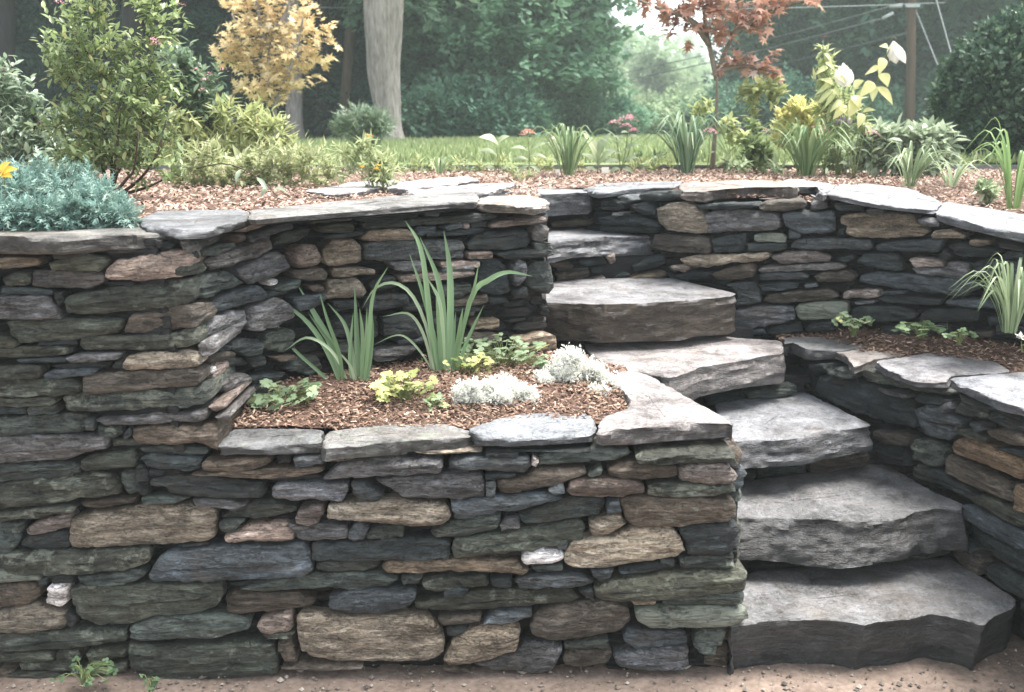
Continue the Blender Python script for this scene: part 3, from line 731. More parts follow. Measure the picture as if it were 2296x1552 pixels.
STONE_SEED = [0]
def add_stone(root, line, view, tone, pts, name='stone', depth=.15, proud=None):
    w3 = []; nn = Vector((0, 0, 0))
    for x, y in pts:
        h = hit(LINES[line], *src(view, x, y))
        if h is None: return None
        if line == 'cheek': h[0].z = min(h[0].z, .727)
        if line == 'front' and h[0].x > -.84 and h[0].z < .755: h[0].z = min(h[0].z, .703)
        w3.append(h[0]); nn += h[1]
    return stone_at(root, w3, nn, tone, name, depth, proud)
def stone_at(root, w3, nn, tone, name='stone', depth=.15, proud=None):
    nn.normalize()
    c = sum(w3, Vector((0, 0, 0))) / len(w3)
    u = Vector((-nn.y, nn.x, 0))
    if u.dot(Vector((1, 0, 0))) < 0 and abs(nn.y) > .3: u = -u
    iw = -nn                                     # into the wall
    if u.cross(iw).z < 0: u = -u
    P = np.array([((p - c).dot(u), (p - c).z) for p in w3])
    if area2(P) < 0: P = P[::-1].copy()
    STONE_SEED[0] += 1; sd_ = STONE_SEED[0]
    # grow a little into the joints, so they stay tight
    P = P + out_normals(P) * .0022
    dark = tone in 'dg'
    r2 = random.Random(sd_)
    if proud is None: proud = r2.uniform(-.012, .010) + (-.006 if dark else .004)
    bulge = .0045 if dark else .0065
    verts, faces = stone_mesh(P, bulge * r2.uniform(.7, 1.3), (.0085 if dark or tone in 'vRol' else .0062) * r2.uniform(.8, 1.3), sd_, depth)
    me = bpy.data.meshes.new(name); me.from_pydata(verts, [], faces)
    me.polygons.foreach_set('use_smooth', [True] * len(me.polygons))
    me.set_sharp_from_angle(angle=math.radians(27))
    o = link(name, me, M_STONE, root, c + nn * proud)
    o.rotation_euler = (0, 0, math.atan2(u.y, u.x))
    tcol = TONE[tone]; k = r2.uniform(.7, 1.35); g = r2.uniform(-.06, .06)
    o.color = (tcol[0] * k * (1 + g), tcol[1] * k, tcol[2] * k * (1 - g), LICHEN.get(tone, .1) * r2.uniform(.3, 1.4))
    return o

def parse(text):
    view = line = None
    for ln in text.strip().splitlines():
        p = ln.split()
        if p[0][0] == '@': view, line = p[0][1:], p[1]; continue
        v = [float(q) for q in p[1:]]
        yield view, line, p[0], list(zip(v[::2], v[1::2]))

front = thing('retaining_wall', 'long dry stone retaining wall along the dirt, tall on the left with a low planter front', 'stone wall', (-.5, 2.68, 0), 'dry stone walls')
curved = thing('retaining_wall', 'curved dry stone wall behind the two iris clumps in the planter', 'stone wall', (-.3, 3.4, .74), 'dry stone walls')
rear = thing('retaining_wall', 'dry stone wall to the right of the upper steps, topped by pale grey slabs', 'stone wall', (1.2, 4.0, .72), 'dry stone walls')
cheek = thing('retaining_wall', 'slanting dry stone wall flanking the lower steps on their right', 'stone wall', (1.5, 3.1, 0), 'dry stone walls')
ROOT = {'front': front, 'curved': curved, 'rear': rear, 'cheek': cheek}
for view, line, tone, pts in parse(STONES):
    xs = max(src(view, x, y)[0] for x, y in pts); ys = max(src(view, x, y)[1] for x, y in pts)
    corner = line == 'front' and (390 < xs < 520 and ys < 1000 or xs > 1600)
    add_stone(ROOT[line], line, view, tone, pts, depth=.30 if corner else .15)

# the walls run on past the edges of the picture, and the planter front turns back beside the steps
def courses(root, a, b, z0, z1, side, seed, depth=.14):
    R = random.Random(seed); a, b = Vector((*a, 0)), Vector((*b, 0)); L = (b - a).length; u = (b - a) / L; nn = Vector(side)
    z = z0
    while z < z1 - .02:
        h = min(R.uniform(.04, .085), z1 - z); s_ = 0.0
        if z1 - z - h < .03: h = z1 - z
        while s_ < L - .02:
            w = min(R.uniform(.12, .34), L - s_)
            if L - s_ - w < .06: w = L - s_
            q = [(s_ + .004, z + R.uniform(.002, .012)), (s_ + w * R.uniform(.4, .6), z + R.uniform(0, .006)), (s_ + w - .004, z + R.uniform(.002, .012)), (s_ + w - R.uniform(.004, .02), z + h * .6), (s_ + w - R.uniform(.006, .03), z + h - R.uniform(.002, .008)), (s_ + w * .5, z + h - R.uniform(.001, .006)), (s_ + R.uniform(.004, .02), z + h - R.uniform(.002, .01))]
            stone_at(root, [a + u * t + Vector((0, 0, zz)) for t, zz in q], nn.copy(), R.choice('ddvggobbtllo'), depth=depth); s_ += w
        z += h
courses(front, (-2.9, 2.69), (-1.52, 2.68), 0, 1.262, (0, -1, 0), 1)
courses(front, (.668, 2.72), (.668, 3.02), 0, .70, (1, 0, 0), 2, .08)
courses(cheek, (1.625, 2.36), (1.70, 1.75), 0, .735, (-1, -.12, 0), 3)

# ------------------------------------------------------------------ slabs: steps, coping, paving
def chips_(x, y, z, seed):
    d = noise.voronoi(Vector((x + seed * 3.3, y, z)))[0]; return d[0] - .45
def slab_mesh(top, thick, seed, flare=0.0, rough=.009, edge=.006, relief=.0035, level=None):
    P = np.array(top, float)
    if area2(P) < 0: P = P[::-1].copy()
    P = smooth_closed(P, 1, .08)
    per = np.linalg.norm(np.roll(P, -1, 0) - P, axis=1).sum()
    n = int(min(230, max(48, per / .0125))); P = resample_closed(P, n)
    sx = seed * 5.13; nr = out_normals(P)
    nr = (nr + np.roll(nr, 1, 0) + np.roll(nr, -1, 0)); nr /= np.linalg.norm(nr, axis=1)[:, None] + 1e-9
    jit = np.array([chips_(p[0] * 11, p[1] * 11, .5, seed) * .55 + N(p[0] * 24 + sx, p[1] * 24, seed) * .45 + N(p[0] * 75, p[1] * 75, seed) * .5 for p in P])
    E = P + nr * (jit * rough * .9)[:, None]          # the chipped upper arris
    c = P.mean(0); Q = P - c
    w, V = np.linalg.eigh(Q.T @ Q); ax = V[:, 1]
    a = Q @ ax; b = Q @ V[:, 0]; L = np.abs(a).max(); H = np.abs(b).max()
    S = c + np.clip(a, -max(0, L - H * .8) * .97, max(0, L - H * .8) * .97)[:, None] * ax
    verts = []; rows = 0
    if level is None: level = int(max(5, min(15, thick / .0095)))
    def topz(p):
        return relief * (.9 * N(p[0] * 4 + sx, p[1] * 9, seed) + .5 * N(p[0] * 14 + sx, p[1] * 30, seed + 2) + .25 * N(p[0] * 50, p[1] * 70, seed)) + \
               relief * .6 * math.floor(2.4 * N(p[0] * 3.2 + sx, p[1] * 7, seed + 8))
    for k in range(level, -1, -1):
        f = k / level
        for i, p in enumerate(P):
            wv = thick * .14 * N(p[0] * 5 + sx, p[1] * 5, seed + 4) * f
            z = -edge * .6 - (thick - edge) * f + wv
            s_ = p[0] * 1.0 - p[1] * .8
            off = rough * (.55 * ledges(s_ + sx, z, seed, 5.0, 55.0) + 1.7 * chips_(s_ * 8, 0, z * 15, seed) + 1.0 * chips_(s_ * 20, 0, z * 38, seed + 2) + .5 * N(s_ * 30 + sx, z * 50, seed + 2) + .4 * N(s_ * 80, z * 110, seed + 6))
            if k == 0: q = E[i] + nr[i] * off * .25
            else:
                fl = flare * max(0.0, -nr[i][1]) * f ** 1.1
                und = -.10 * max(0, f - .82) * (1 if flare == 0 else .2 if flare > 0 else 0)
                q = p + (E[i] - p) * (1 - f) + nr[i] * (off + fl + und)
            verts.append((q[0], q[1], z + (topz(p) if k == 0 else 0)))
        rows += 1
    for t in (.02, .06, .14, .26, .42, .6, .78, .95):
        q = E + (S - E) * t
        for p in q: verts.append((p[0], p[1], topz(p) - (edge * .2 if t < .05 else 0)))
        rows += 1
    faces = [tuple(range(n - 1, -1, -1))]
    for k in range(rows - 1):
        o1, o2 = k * n, (k + 1) * n
        for i in range(n):
            j = (i + 1) % n; faces.append((o1 + i, o1 + j, o2 + j, o2 + i))
    faces.append(tuple(range((rows - 1) * n, rows * n)))
    return verts, faces
SLAB_SEED = [0]
def add_slab(name, view, pts, z, thick, col, root=None, lichen=.2, tilt=None, **kw):
    """top outline read off the photo, laid at height z (or a z per point)"""
    SLAB_SEED[0] += 1
    zz = z if isinstance(z, (list, tuple)) else [z] * len(pts)
    w = [at_z(*src(view, x, y), q) for (x, y), q in zip(pts, zz)]
    c = sum(w, Vector((0, 0, 0))) / len(w)
    verts, faces = slab_mesh([(p.x - c.x, p.y - c.y) for p in w], thick, SLAB_SEED[0], **kw)
    if isinstance(z, (list, tuple)):             # sloping slab: fit a plane
        A = np.array([(p.x - c.x, p.y - c.y, 1) for p in w]); k = np.linalg.lstsq(A, np.array([p.z for p in w]), rcond=None)[0]
        verts = [(x, y, q + k[0] * x + k[1] * y + k[2] - c.z) for x, y, q in verts]
    me = bpy.data.meshes.new(name); me.from_pydata(verts, [], faces)
    me.polygons.foreach_set('use_smooth', [True] * len(me.polygons)); me.set_sharp_from_angle(angle=math.radians(35))
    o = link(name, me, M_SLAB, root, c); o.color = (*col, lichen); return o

GREY = (.165, .168, .180); PINK = (.24, .218, .214); BLUE = (.175, .184, .20); DARK = (.09, .094, .10); TAUPE = (.122, .121, .123)
# steps from the bottom up
def step(label, view, pts, z, thick, col, riser=None, **kw):
    o = add_slab('stone_step', view, pts, z, thick, col, None, **kw)
    return tag(o, label, 'stone step', 'stone steps up through the walls')
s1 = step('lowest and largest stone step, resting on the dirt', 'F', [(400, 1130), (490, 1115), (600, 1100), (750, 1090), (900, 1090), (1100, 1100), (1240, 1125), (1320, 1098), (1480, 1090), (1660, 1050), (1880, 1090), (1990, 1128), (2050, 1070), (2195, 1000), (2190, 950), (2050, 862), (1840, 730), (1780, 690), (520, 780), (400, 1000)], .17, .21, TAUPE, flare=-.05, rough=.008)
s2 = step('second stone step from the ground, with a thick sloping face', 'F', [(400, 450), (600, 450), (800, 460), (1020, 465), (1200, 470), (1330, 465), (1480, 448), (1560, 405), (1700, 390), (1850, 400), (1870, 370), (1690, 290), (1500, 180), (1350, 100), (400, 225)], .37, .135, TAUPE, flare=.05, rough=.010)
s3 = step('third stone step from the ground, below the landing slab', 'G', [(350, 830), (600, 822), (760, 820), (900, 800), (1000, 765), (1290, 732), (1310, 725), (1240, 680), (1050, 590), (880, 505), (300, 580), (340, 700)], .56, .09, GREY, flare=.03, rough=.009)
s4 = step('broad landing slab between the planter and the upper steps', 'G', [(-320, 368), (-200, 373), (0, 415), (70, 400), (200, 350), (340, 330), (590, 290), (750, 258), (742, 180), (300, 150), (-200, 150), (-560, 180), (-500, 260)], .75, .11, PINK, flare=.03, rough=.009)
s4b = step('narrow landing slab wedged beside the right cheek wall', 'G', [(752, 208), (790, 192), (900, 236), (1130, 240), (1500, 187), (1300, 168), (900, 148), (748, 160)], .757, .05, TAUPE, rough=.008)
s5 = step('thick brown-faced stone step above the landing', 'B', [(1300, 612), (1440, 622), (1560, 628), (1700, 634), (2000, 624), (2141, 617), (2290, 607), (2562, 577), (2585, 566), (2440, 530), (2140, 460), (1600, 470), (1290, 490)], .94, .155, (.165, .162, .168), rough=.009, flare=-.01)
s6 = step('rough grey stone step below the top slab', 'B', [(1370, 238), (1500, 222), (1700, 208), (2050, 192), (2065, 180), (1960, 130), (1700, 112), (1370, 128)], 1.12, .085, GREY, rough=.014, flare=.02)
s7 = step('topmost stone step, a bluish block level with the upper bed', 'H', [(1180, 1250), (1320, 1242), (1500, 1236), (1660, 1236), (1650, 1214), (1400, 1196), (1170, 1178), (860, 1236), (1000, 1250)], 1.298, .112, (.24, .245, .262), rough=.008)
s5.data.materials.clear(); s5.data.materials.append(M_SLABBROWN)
STEP_OF = {'riser_two': s2, 'riser_three': s3, 'riser_four': s4, 'riser_five': s5, 'riser_six': s6, 'riser_seven': s7}
for view, line, tone, pts in parse(RISERS):
    add_stone(STEP_OF[line], line, view, tone, pts, name='riser_stone', depth=.12)

# coping of the planter front (left to right)
cp = 'coping_stone'
add_slab(cp, 'S', [(484, 1000), (520, 962), (600, 958), (725, 963), (722, 995), (600, 998)], .728, .036, (.11, .112, .115), front, .3)
add_slab(cp, 'S', [(723, 990), (735, 962), (860, 950), (1000, 950), (1070, 970), (1045, 980), (900, 990), (760, 1003), (728, 1008)], .738, .045, (.16, .155, .15), front, .5)
add_slab(cp, 'B', [(850, 1440), (1000, 1380), (1200, 1342), (1560, 1325), (1650, 1350), (1675, 1420), (1655, 1465), (1400, 1478), (1150, 1498), (950, 1488)], .748, .034, BLUE, front)
add_slab(cp, 'G', [(-447, 715), (-440, 758), (-200, 748), (0, 738), (200, 718), (390, 705), (425, 722), (380, 672), (200, 580), (40, 490), (-80, 420), (-200, 378), (-320, 372), (-300, 480), (-235, 570), (-260, 620), (-390, 660)], .768, .055, PINK, front, .15, rough=.012)
# coping of the tall left part and of the curved wall
add_slab(cp, 'A', [(-400, 200), (0, 192), (380, 205), (600, 185), (900, 182), (1172, 168), (1150, 120), (900, 85), (0, 95), (-400, 100)], 1.316, .052, (.13, .125, .115), front, .4, rough=.012)
add_slab(cp, 'A', [(1160, 158), (1320, 152), (1480, 117), (1645, 70), (1570, 28), (1300, 30), (1000, 35), (880, 95), (950, 130)], 1.33, .026, (.13, .133, .14), front, .2, flare=.02)
add_slab(cp, 'S', [(566, 487), (660, 478), (800, 468), (900, 461), (1000, 453), (1068, 453), (1068, 430), (905, 436), (700, 455), (560, 470)], 1.345, .03, (.17, .165, .16), curved, .3)
add_slab(cp, 'H', [(905, 1300), (970, 1310), (1150, 1318), (1300, 1328), (1385, 1305), (1340, 1278), (1250, 1255), (980, 1258), (930, 1275)], 1.335, .034, (.31, .27, .24), curved, .1, rough=.014)
add_slab(cp, 'S', [(-1150, 548), (-700, 540), (-160, 532), (-160, 492), (-700, 495), (-1150, 500)], 1.312, .05, (.12, .12, .115), front, .3, rough=.012)
# coping of the rear wall
add_slab(cp, 'H', [(1600, 1214), (1680, 1236), (1760, 1232), (1900, 1215), (2180, 1205), (2235, 1178), (2225, 1160), (1680, 1185)], [1.305, 1.31, 1.312, 1.317, 1.326, 1.328, 1.328, 1.308], .03, (.17, .175, .185), rear)
add_slab(cp, 'C', [(78, 108), (100, 135), (250, 140), (400, 118), (600, 112), (830, 112), (840, 100), (700, 70), (150, 72), (90, 90)], [1.328, 1.33, 1.333, 1.338, 1.345, 1.352, 1.353, 1.347, 1.33, 1.328], .05, (.25, .21, .185), rear, .1, rough=.012)
add_slab(cp, 'C', [(700, 76), (840, 112), (960, 110), (1000, 150), (1060, 130), (1085, 95), (820, 58)], 1.342, .036, (.24, .24, .25), rear)
add_slab(cp, 'C', [(1040, 150), (1200, 182), (1400, 217), (1725, 262), (1775, 208), (1560, 115), (1250, 90), (1085, 105)], [1.338, 1.328, 1.315, 1.288, 1.288, 1.31, 1.33, 1.338], .026, (.22, .228, .245), rear, .05, rough=.008)
add_slab(cp, 'C', [(1725, 275), (1900, 315), (2100, 365), (2330, 415), (2700, 500), (2700, 380), (2300, 285), (2000, 236), (1785, 212)], [1.282, 1.27, 1.253, 1.232, 1.195, 1.195, 1.232, 1.26, 1.28], .036, (.22, .228, .25), rear, .05, rough=.008)
# coping of the cheek wall
add_slab(cp, 'G', [(1075, 245), (1140, 268), (1200, 348), (1240, 335), (1340, 300), (1500, 280), (1720, 245), (1500, 186), (1300, 210)], .75, .035, (.28, .25, .235), cheek)
add_slab(cp, 'G', [(1335, 312), (1420, 370), (1600, 432), (1800, 440), (1830, 405), (2100, 400), (2210, 378), (2100, 300), (1740, 250), (1500, 282)], .766, .034, (.20, .195, .205), cheek)
add_slab(cp, 'G', [(1805, 425), (1990, 505), (2150, 575), (2420, 640), (2520, 430), (2300, 384), (2040, 402)], .776, .036, (.21, .216, .235), cheek, .05)
add_slab(cp, 'G', [(2430, 650), (2700, 800), (3300, 1250), (3700, 800), (2900, 480), (2540, 440)], .772, .036, (.2, .205, .22), cheek, .05)
# flagstones leading away from the top step
path = thing('flagstone_path', 'grey flagstones leading from the top step across the upper bed', 'path', (-.2, 5.0, 1.31))
for pts, zc in (([(330, 1205), (450, 1165), (850, 1130), (935, 1158), (720, 1185), (480, 1212)], 1.335), ([(470, 1222), (900, 1182), (1165, 1176), (1000, 1232), (600, 1252), (500, 1250)], 1.33),
                ([(-200, 1225), (80, 1180), (330, 1150), (420, 1165), (310, 1205), (0, 1240)], 1.325)):
    add_slab('flagstone', 'H', pts, zc, .04, (.33, .315, .32), path, .1)

# rubble hearting behind the faces: small recessed stones joined into one core per wall, before a solid back
def core(root, line, z0, z1, setback=.085, thick=.28, cut=None):
    pts = [Vector((x, y, 0)) for x, y in LINES[line]]
    P = []
    for a, b in zip(pts[:-1], pts[1:]):
        k = max(2, int((b - a).length / .05)); P += [a.lerp(b, i / k) for i in range(k)]
    P.append(pts[-1])
    if cut: P = [p for p in P if cut(p)]
    nrm = []
    for i, p in enumerate(P):
        t = (P[min(i + 1, len(P) - 1)] - P[max(i - 1, 0)]).normalized(); nn = Vector((-t.y, t.x, 0))
        if (nn.x if line == 'cheek' else nn.y) < 0: nn = -nn
        nrm.append(nn)
    cum = [0.0]
    for a, b in zip(P[:-1], P[1:]): cum.append(cum[-1] + (b - a).length)
    def at(s, d):
        s = min(max(s, 0.0), cum[-1]); i = 0
        while i < len(cum) - 2 and cum[i + 1] < s: i += 1
        f = (s - cum[i]) / (cum[i + 1] - cum[i] + 1e-9); return P[i].lerp(P[i + 1], f) + nrm[i].lerp(nrm[i + 1], f) * d
    v = []; f = []
    base = 0
    for d, up in ((setback, 1), (setback + thick, 1)):
        for p, nn in zip(P, nrm):
            q = p + nn * d; v += [(q.x, q.y, z0), (q.x, q.y, z1)]
    m = len(P)
    for i in range(m - 1):
        a, b = 2 * i, 2 * m + 2 * i
        f += [(a, a + 1, a + 3, a + 2), (b, b + 2, b + 3, b + 1), (a + 1, b + 1, b + 3, a + 3)]
    f += [(0, 2 * m, 2 * m + 1, 1), (2 * m - 2, 2 * m - 1, 4 * m - 1, 4 * m - 2)]
    R = random.Random(len(line) * 31)
    z = z0
    while z < z1 - .02:
        h = R.uniform(.018, .042); s = -R.uniform(0, .1)
        while s < cum[-1]:
            w = R.uniform(.05, .2); d0 = setback - R.uniform(.008, .034)
            o = len(v); zb, zt_ = z + R.uniform(-.006, .004), min(z + h + R.uniform(-.004, .006), z1)
            if s + w > 0 and s + w < cum[-1] + .05:
                ring = [(s + .004, zb + .3 * h), (s + .2 * w, zb), (s + .8 * w, zb + R.uniform(0, .006)), (s + w - .004, zb + .5 * h), (s + .85 * w, zt_), (s + .15 * w, zt_ - R.uniform(0, .006))]
                for dd in (d0 + .012, d0):
                    k = 1 if dd > d0 else .82
                    for (ss, zz) in ring:
                        q = at(s + w / 2 + (ss - s - w / 2) * k, dd + R.uniform(-.004, .004)); v.append((q.x, q.y, zb + h / 2 + (zz - zb - h / 2) * k))
                for (ss, zz) in ring:
                    q = at(ss, setback + .01); v.append((q.x, q.y, zz))
                for i in range(6):
                    j = (i + 1) % 6
                    f += [(o + 12 + i, o + 12 + j, o + j, o + i), (o + i, o + j, o + 6 + j, o + 6 + i)]
                f.append(tuple(range(o + 6, o + 12)))
            s += w + R.uniform(0, .008)
        z += h + R.uniform(.001, .005)
    me = bpy.data.meshes.new('core'); me.from_pydata([tuple(Vector(q) - root.location) for q in v], [], f)
    o = link('core', me, M_STONE, root, root.location); o['kind'] = 'stuff'; o.color = (.010, .011, .012, .0)
# earth bank the steps are bedded in
bk_v, bk_f = [], []
for (ln, z0, z1, nxt) in (('riser_two', .02, .24, 'riser_three'), ('riser_three', .2, .46, 'riser_four'), ('riser_four', .4, .63, 'riser_five'), ('riser_five', .6, .78, 'riser_six'), ('riser_six', .7, 1.03, 'riser_seven'), ('riser_seven', 1.0, 1.21, None)):
    (xa, ya), (xb, yb) = LINES[ln]; d = .07; o = len(bk_v)
    if nxt: (xc, yc_), (xd, yd) = LINES[nxt]
    else: (xc, yc_), (xd, yd) = (xa, ya + .4), (xb, yb + .4)
    bk_v += [(xa, ya + d, z0), (xb, yb + d, z0), (xb, yb + d, z1), (xa, ya + d, z1), (xd, yd + .1, z1), (xc, yc_ + .1, z1)]
    bk_f += [(o, o + 1, o + 2, o + 3), (o + 3, o + 2, o + 4, o + 5)]
bm_ = bpy.data.meshes.new('earth_bank'); bm_.from_pydata(bk_v, [], bk_f); tag(link('earth_bank', bm_, M_CORE), kind='structure')
core(front, 'front', -.1, .68)
LINES['tall'] = [(-6.0, 2.70), (-.98, 2.68)]
core(front, 'tall', .6, 1.27)
core(curved, 'curved', .6, 1.30)
core(rear, 'rear', .6, 1.283, cut=lambda p: p.x < 1.36)
core(rear, 'rear', .6, 1.243, cut=lambda p: 1.30 < p.x < 1.68)
LINES['rear_low'] = [(1.49, 3.84), (1.71, 3.65), (2.2, 3.17), (2.6, 2.8)]
core(rear, 'rear_low', .6, 1.195)
core(cheek, 'cheek', -.1, .70)
# ------------------------------------------------------------------ ground, beds, lawn
def sheet(name, poly, z, cell, mat, kind='structure', amp=.006, label=None, cat=None, fz=None):
    P = np.array(poly); x0, y0 = P.min(0); x1, y1 = P.max(0)
    nx, ny = int((x1 - x0) / cell) + 2, int((y1 - y0) / cell) + 2
    gx, gy = np.meshgrid(x0 + np.arange(nx) * cell, y0 + np.arange(ny) * cell)
    zz = np.full(gx.shape, float(z)) if fz is None else fz(gx, gy)
    if amp:
        zz = zz + amp * np.array([[N(a * 4, b * 4) + .5 * N(a * 13, b * 13) + .3 * N(a * 40, b * 40) for a, b in zip(ra, rb)] for ra, rb in zip(gx, gy)])
    ins = inside(poly, gx[:-1, :-1] + cell / 2, gy[:-1, :-1] + cell / 2)
    i, j = np.nonzero(ins); q = np.stack([i * nx + j, i * nx + j + 1, (i + 1) * nx + j + 1, (i + 1) * nx + j], 1)
    used = np.unique(q); mp = np.full(nx * ny, -1); mp[used] = np.arange(len(used))
    v = np.stack([gx.ravel(), gy.ravel(), zz.ravel()], 1)[used]
    o = link(name, mesh_np(name, v, mp[q]), mat); tag(o, label, cat, kind=kind); return o
def bed_z(x, y):
    x = np.asarray(x, float); y = np.asarray(y, float)
    drop = np.clip((x - 1.15) / .8, 0, 1) * np.clip((5.4 - y) / 1.0, 0, 1)
    return 1.297 - .085 * drop - .012 * (y < 3.4)
def planter_z(x, y): return .728 + .05 * np.clip((np.asarray(y) - 2.82) / .3, 0, 1) * np.clip((.44 - np.asarray(x)) / .25, .3, 1)
def side_z(x, y): return .738 + .10 * np.clip((np.asarray(x) * .75 + np.asarray(y) - 4.74) / .35, 0, 1) * np.clip((np.asarray(x) - 1.2) / .4, 0, 1)

sheet('dirt_path', [(-3.5, 1.4), (3.5, 1.4), (3.5, 3.0), (-3.5, 3.0)], 0, .022, M_DIRT, amp=.006)
g = mesh_np('ground', [(-400, -60, -.06), (400, -60, -.06), (400, 2.9, -.06), (-400, 2.9, -.06)], np.array([[0, 1, 2, 3]]))
tag(link('ground', g, M_DIRT), kind='structure')

UPPER = [(-6, 2.98), (-1.0, 2.98), (-.90, 3.14), (-.74, 3.30), (-.5, 3.40), (-.16, 3.56), (.10, 3.68), (.12, 4.85), (.5, 4.85), (.74, 4.46), (.98, 4.2), (1.36, 4.08), (1.78, 3.75), (2.3, 3.25), (3.4, 2.3), (7, 2.3), (7, 6.9), (-6, 6.9)]
sheet('mulch_bed', UPPER, 1.31, .05, M_SOIL, amp=.012, fz=bed_z)
PLANTER = [(-.88, 2.78), (-.8, 2.81), (-.2, 2.80), (.05, 2.83), (.34, 2.86), (.40, 3.25), (.40, 3.50), (.22, 3.62), (-.15, 3.54), (-.5, 3.38), (-.80, 3.1)]
sheet('mulch_bed', PLANTER, .74, .03, M_SOIL, amp=.014, fz=planter_z)
SIDE = [(1.1, 3.95), (1.27, 3.80), (1.5, 3.60), (1.79, 3.38), (2.3, 2.98), (3, 2.5), (3, 3.4), (2.2, 3.25), (1.72, 3.72), (1.33, 4.05), (1.1, 4.1)]
sheet('mulch_bed', SIDE, .78, .03, M_SOIL, amp=.014, fz=side_z)

def terrain(x, y):
    x = np.asarray(x, float); y = np.asarray(y, float)
    return 1.325 - .002 * 0 * y - np.clip((y - 30) / 60, 0, 1) * .6
gx, gy = np.meshgrid(np.linspace(-300, 300, 61), np.concatenate([[6.85, 8, 10, 14, 19], np.linspace(24, 420, 40)]))
v = np.stack([gx.ravel(), gy.ravel(), terrain(gx, gy).ravel()], 1); ny_, nx_ = gx.shape
q = np.array([[i * nx_ + j, i * nx_ + j + 1, (i + 1) * nx_ + j + 1, (i + 1) * nx_ + j] for i in range(ny_ - 1) for j in range(nx_ - 1)])
tag(link('terrain', mesh_np('terrain', v, q), M_WOODFLOOR), kind='structure')
LAWN = [(-7, 6.86), (12, 6.86), (16, 12), (18, 24), (12, 26), (4, 27), (1.0, 22), (-1.5, 17.0), (-5, 16.5), (-9, 14), (-12, 10)]
sheet('lawn', LAWN, 1.335, .35, M_LAWN, amp=.012, fz=lambda x, y: terrain(x, y) + .012)
for (xa, ya, xb, yb) in ((-6, 2.9, -6.02, 7), (7, 2.3, 7.02, 7)): pass

# wood chips
PAVED = [[(v_.co.x + o_.location.x + path.location.x, v_.co.y + o_.location.y + path.location.y) for v_ in o_.data.vertices[-1200:]] for o_ in path.children]
PAVED = [[(min(a[0] for a in p_), min(a[1] for a in p_)), (max(a[0] for a in p_), min(a[1] for a in p_)), (max(a[0] for a in p_), max(a[1] for a in p_)), (min(a[0] for a in p_), max(a[1] for a in p_))] for p_ in PAVED]
PAVED = [[(a[0] * .93 + b[0] * .07, a[1] * .93 + b[1] * .07) for a, b in zip(p_, p_[2:] + p_[:2])] for p_ in PAVED]
def chips(name, poly, n, zf, mat, size=.02, label=None):
    P = np.array(poly); x0, y0 = P.min(0); x1, y1 = P.max(0); pts = []
    X = nrg.uniform(x0, x1, n * 4); Y = nrg.uniform(y0, y1, n * 4); ok = inside(poly, X, Y)
    for fl in PAVED: ok &= ~inside(fl, X, Y)
    X, Y = X[ok][:n], Y[ok][:n]; n = len(X)
    Z = zf(X, Y) + nrg.uniform(-.002, .014, n)
    L = size * nrg.uniform(.5, 1.5, n); W = L * nrg.uniform(.2, .55, n); a = nrg.uniform(0, math.tau, n)
    tl = nrg.normal(0, .35, (n, 2))
    ux, uy = np.cos(a), np.sin(a); U = np.stack([ux, uy, tl[:, 0]], 1); V_ = np.stack([-uy, ux, tl[:, 1]], 1)
    C = np.stack([X, Y, Z], 1)
    q = [C - U * (L / 2)[:, None] - V_ * (W / 2)[:, None], C + U * (L / 2)[:, None] - V_ * (W / 2)[:, None] * .6, C + U * (L / 2)[:, None] + V_ * (W / 2)[:, None], C - U * (L / 2)[:, None] + V_ * (W / 2)[:, None] * .8]
    top = np.stack(q, 1); mid = top.mean(1); mid[:, 2] += W * .35
    v = np.concatenate([top.reshape(-1, 3), mid]); b = np.arange(n) * 4; m = 4 * n + np.arange(n)
    f = np.concatenate([np.stack([b + k, b + (k + 1) % 4, m], 1) for k in range(4)])
    t = nrg.random(n); tint = np.concatenate([np.repeat(t, 4), t])
    o = link(name, mesh_np(name, v, f, False, tint), mat); tag(o, kind='stuff'); return o
M_CHIP = leaf_material('wood_chips', (.13, .08, .06), (.38, .27, .215), 0, .85, (.56, .45, .38), .2)
M_CHIP2 = leaf_material('damp_wood_chips', (.06, .036, .026), (.26, .17, .125), 0, .85, (.44, .33, .26), .2)
chips('mulch', PLANTER, 15000, planter_z, M_CHIP2, .013)
chips('mulch', SIDE, 9000, side_z, M_CHIP2, .014)
near = [(-2.6, 3.0), (-1.0, 3.0), (-.90, 3.16), (-.74, 3.32), (-.5, 3.42), (-.16, 3.58), (.1, 3.7), (.12, 4.85), (.5, 4.85), (.74, 4.48), (.98, 4.22), (1.36, 4.1), (1.78, 3.77), (2.3, 3.3), (3.2, 3.0), (3.6, 6.9), (-3.4, 6.9)]
chips('mulch', near, 42000, lambda x, y: bed_z(x, y) + .004, M_CHIP, .018)
# black plastic edging strip between bed and lawn
ex = np.linspace(-6, 7, 60); ez = 1.365 + .004 * np.sin(ex * 3.1); ey = 6.84 + .03 * np.sin(ex * .9)
v = np.concatenate([np.stack([ex, ey + dy, ez * 0 + zz], 1) for dy, zz in ((0, 1.30), (0, 1.338), (.012, 1.338), (.012, 1.30))]); nE = len(ex)
f = np.concatenate([np.stack([k * nE + np.arange(nE - 1), k * nE + np.arange(1, nE), ((k + 1) % 4) * nE + np.arange(1, nE), ((k + 1) % 4) * nE + np.arange(nE - 1)], 1) for k in range(4)])
tag(link('lawn_edging', mesh_np('lawn_edging', v, f, False), plain_material('black_edging', (.10, .105, .11), (.19, .195, .20), 20)), 'thin black edging strip between the mulch bed and the lawn', 'edging')
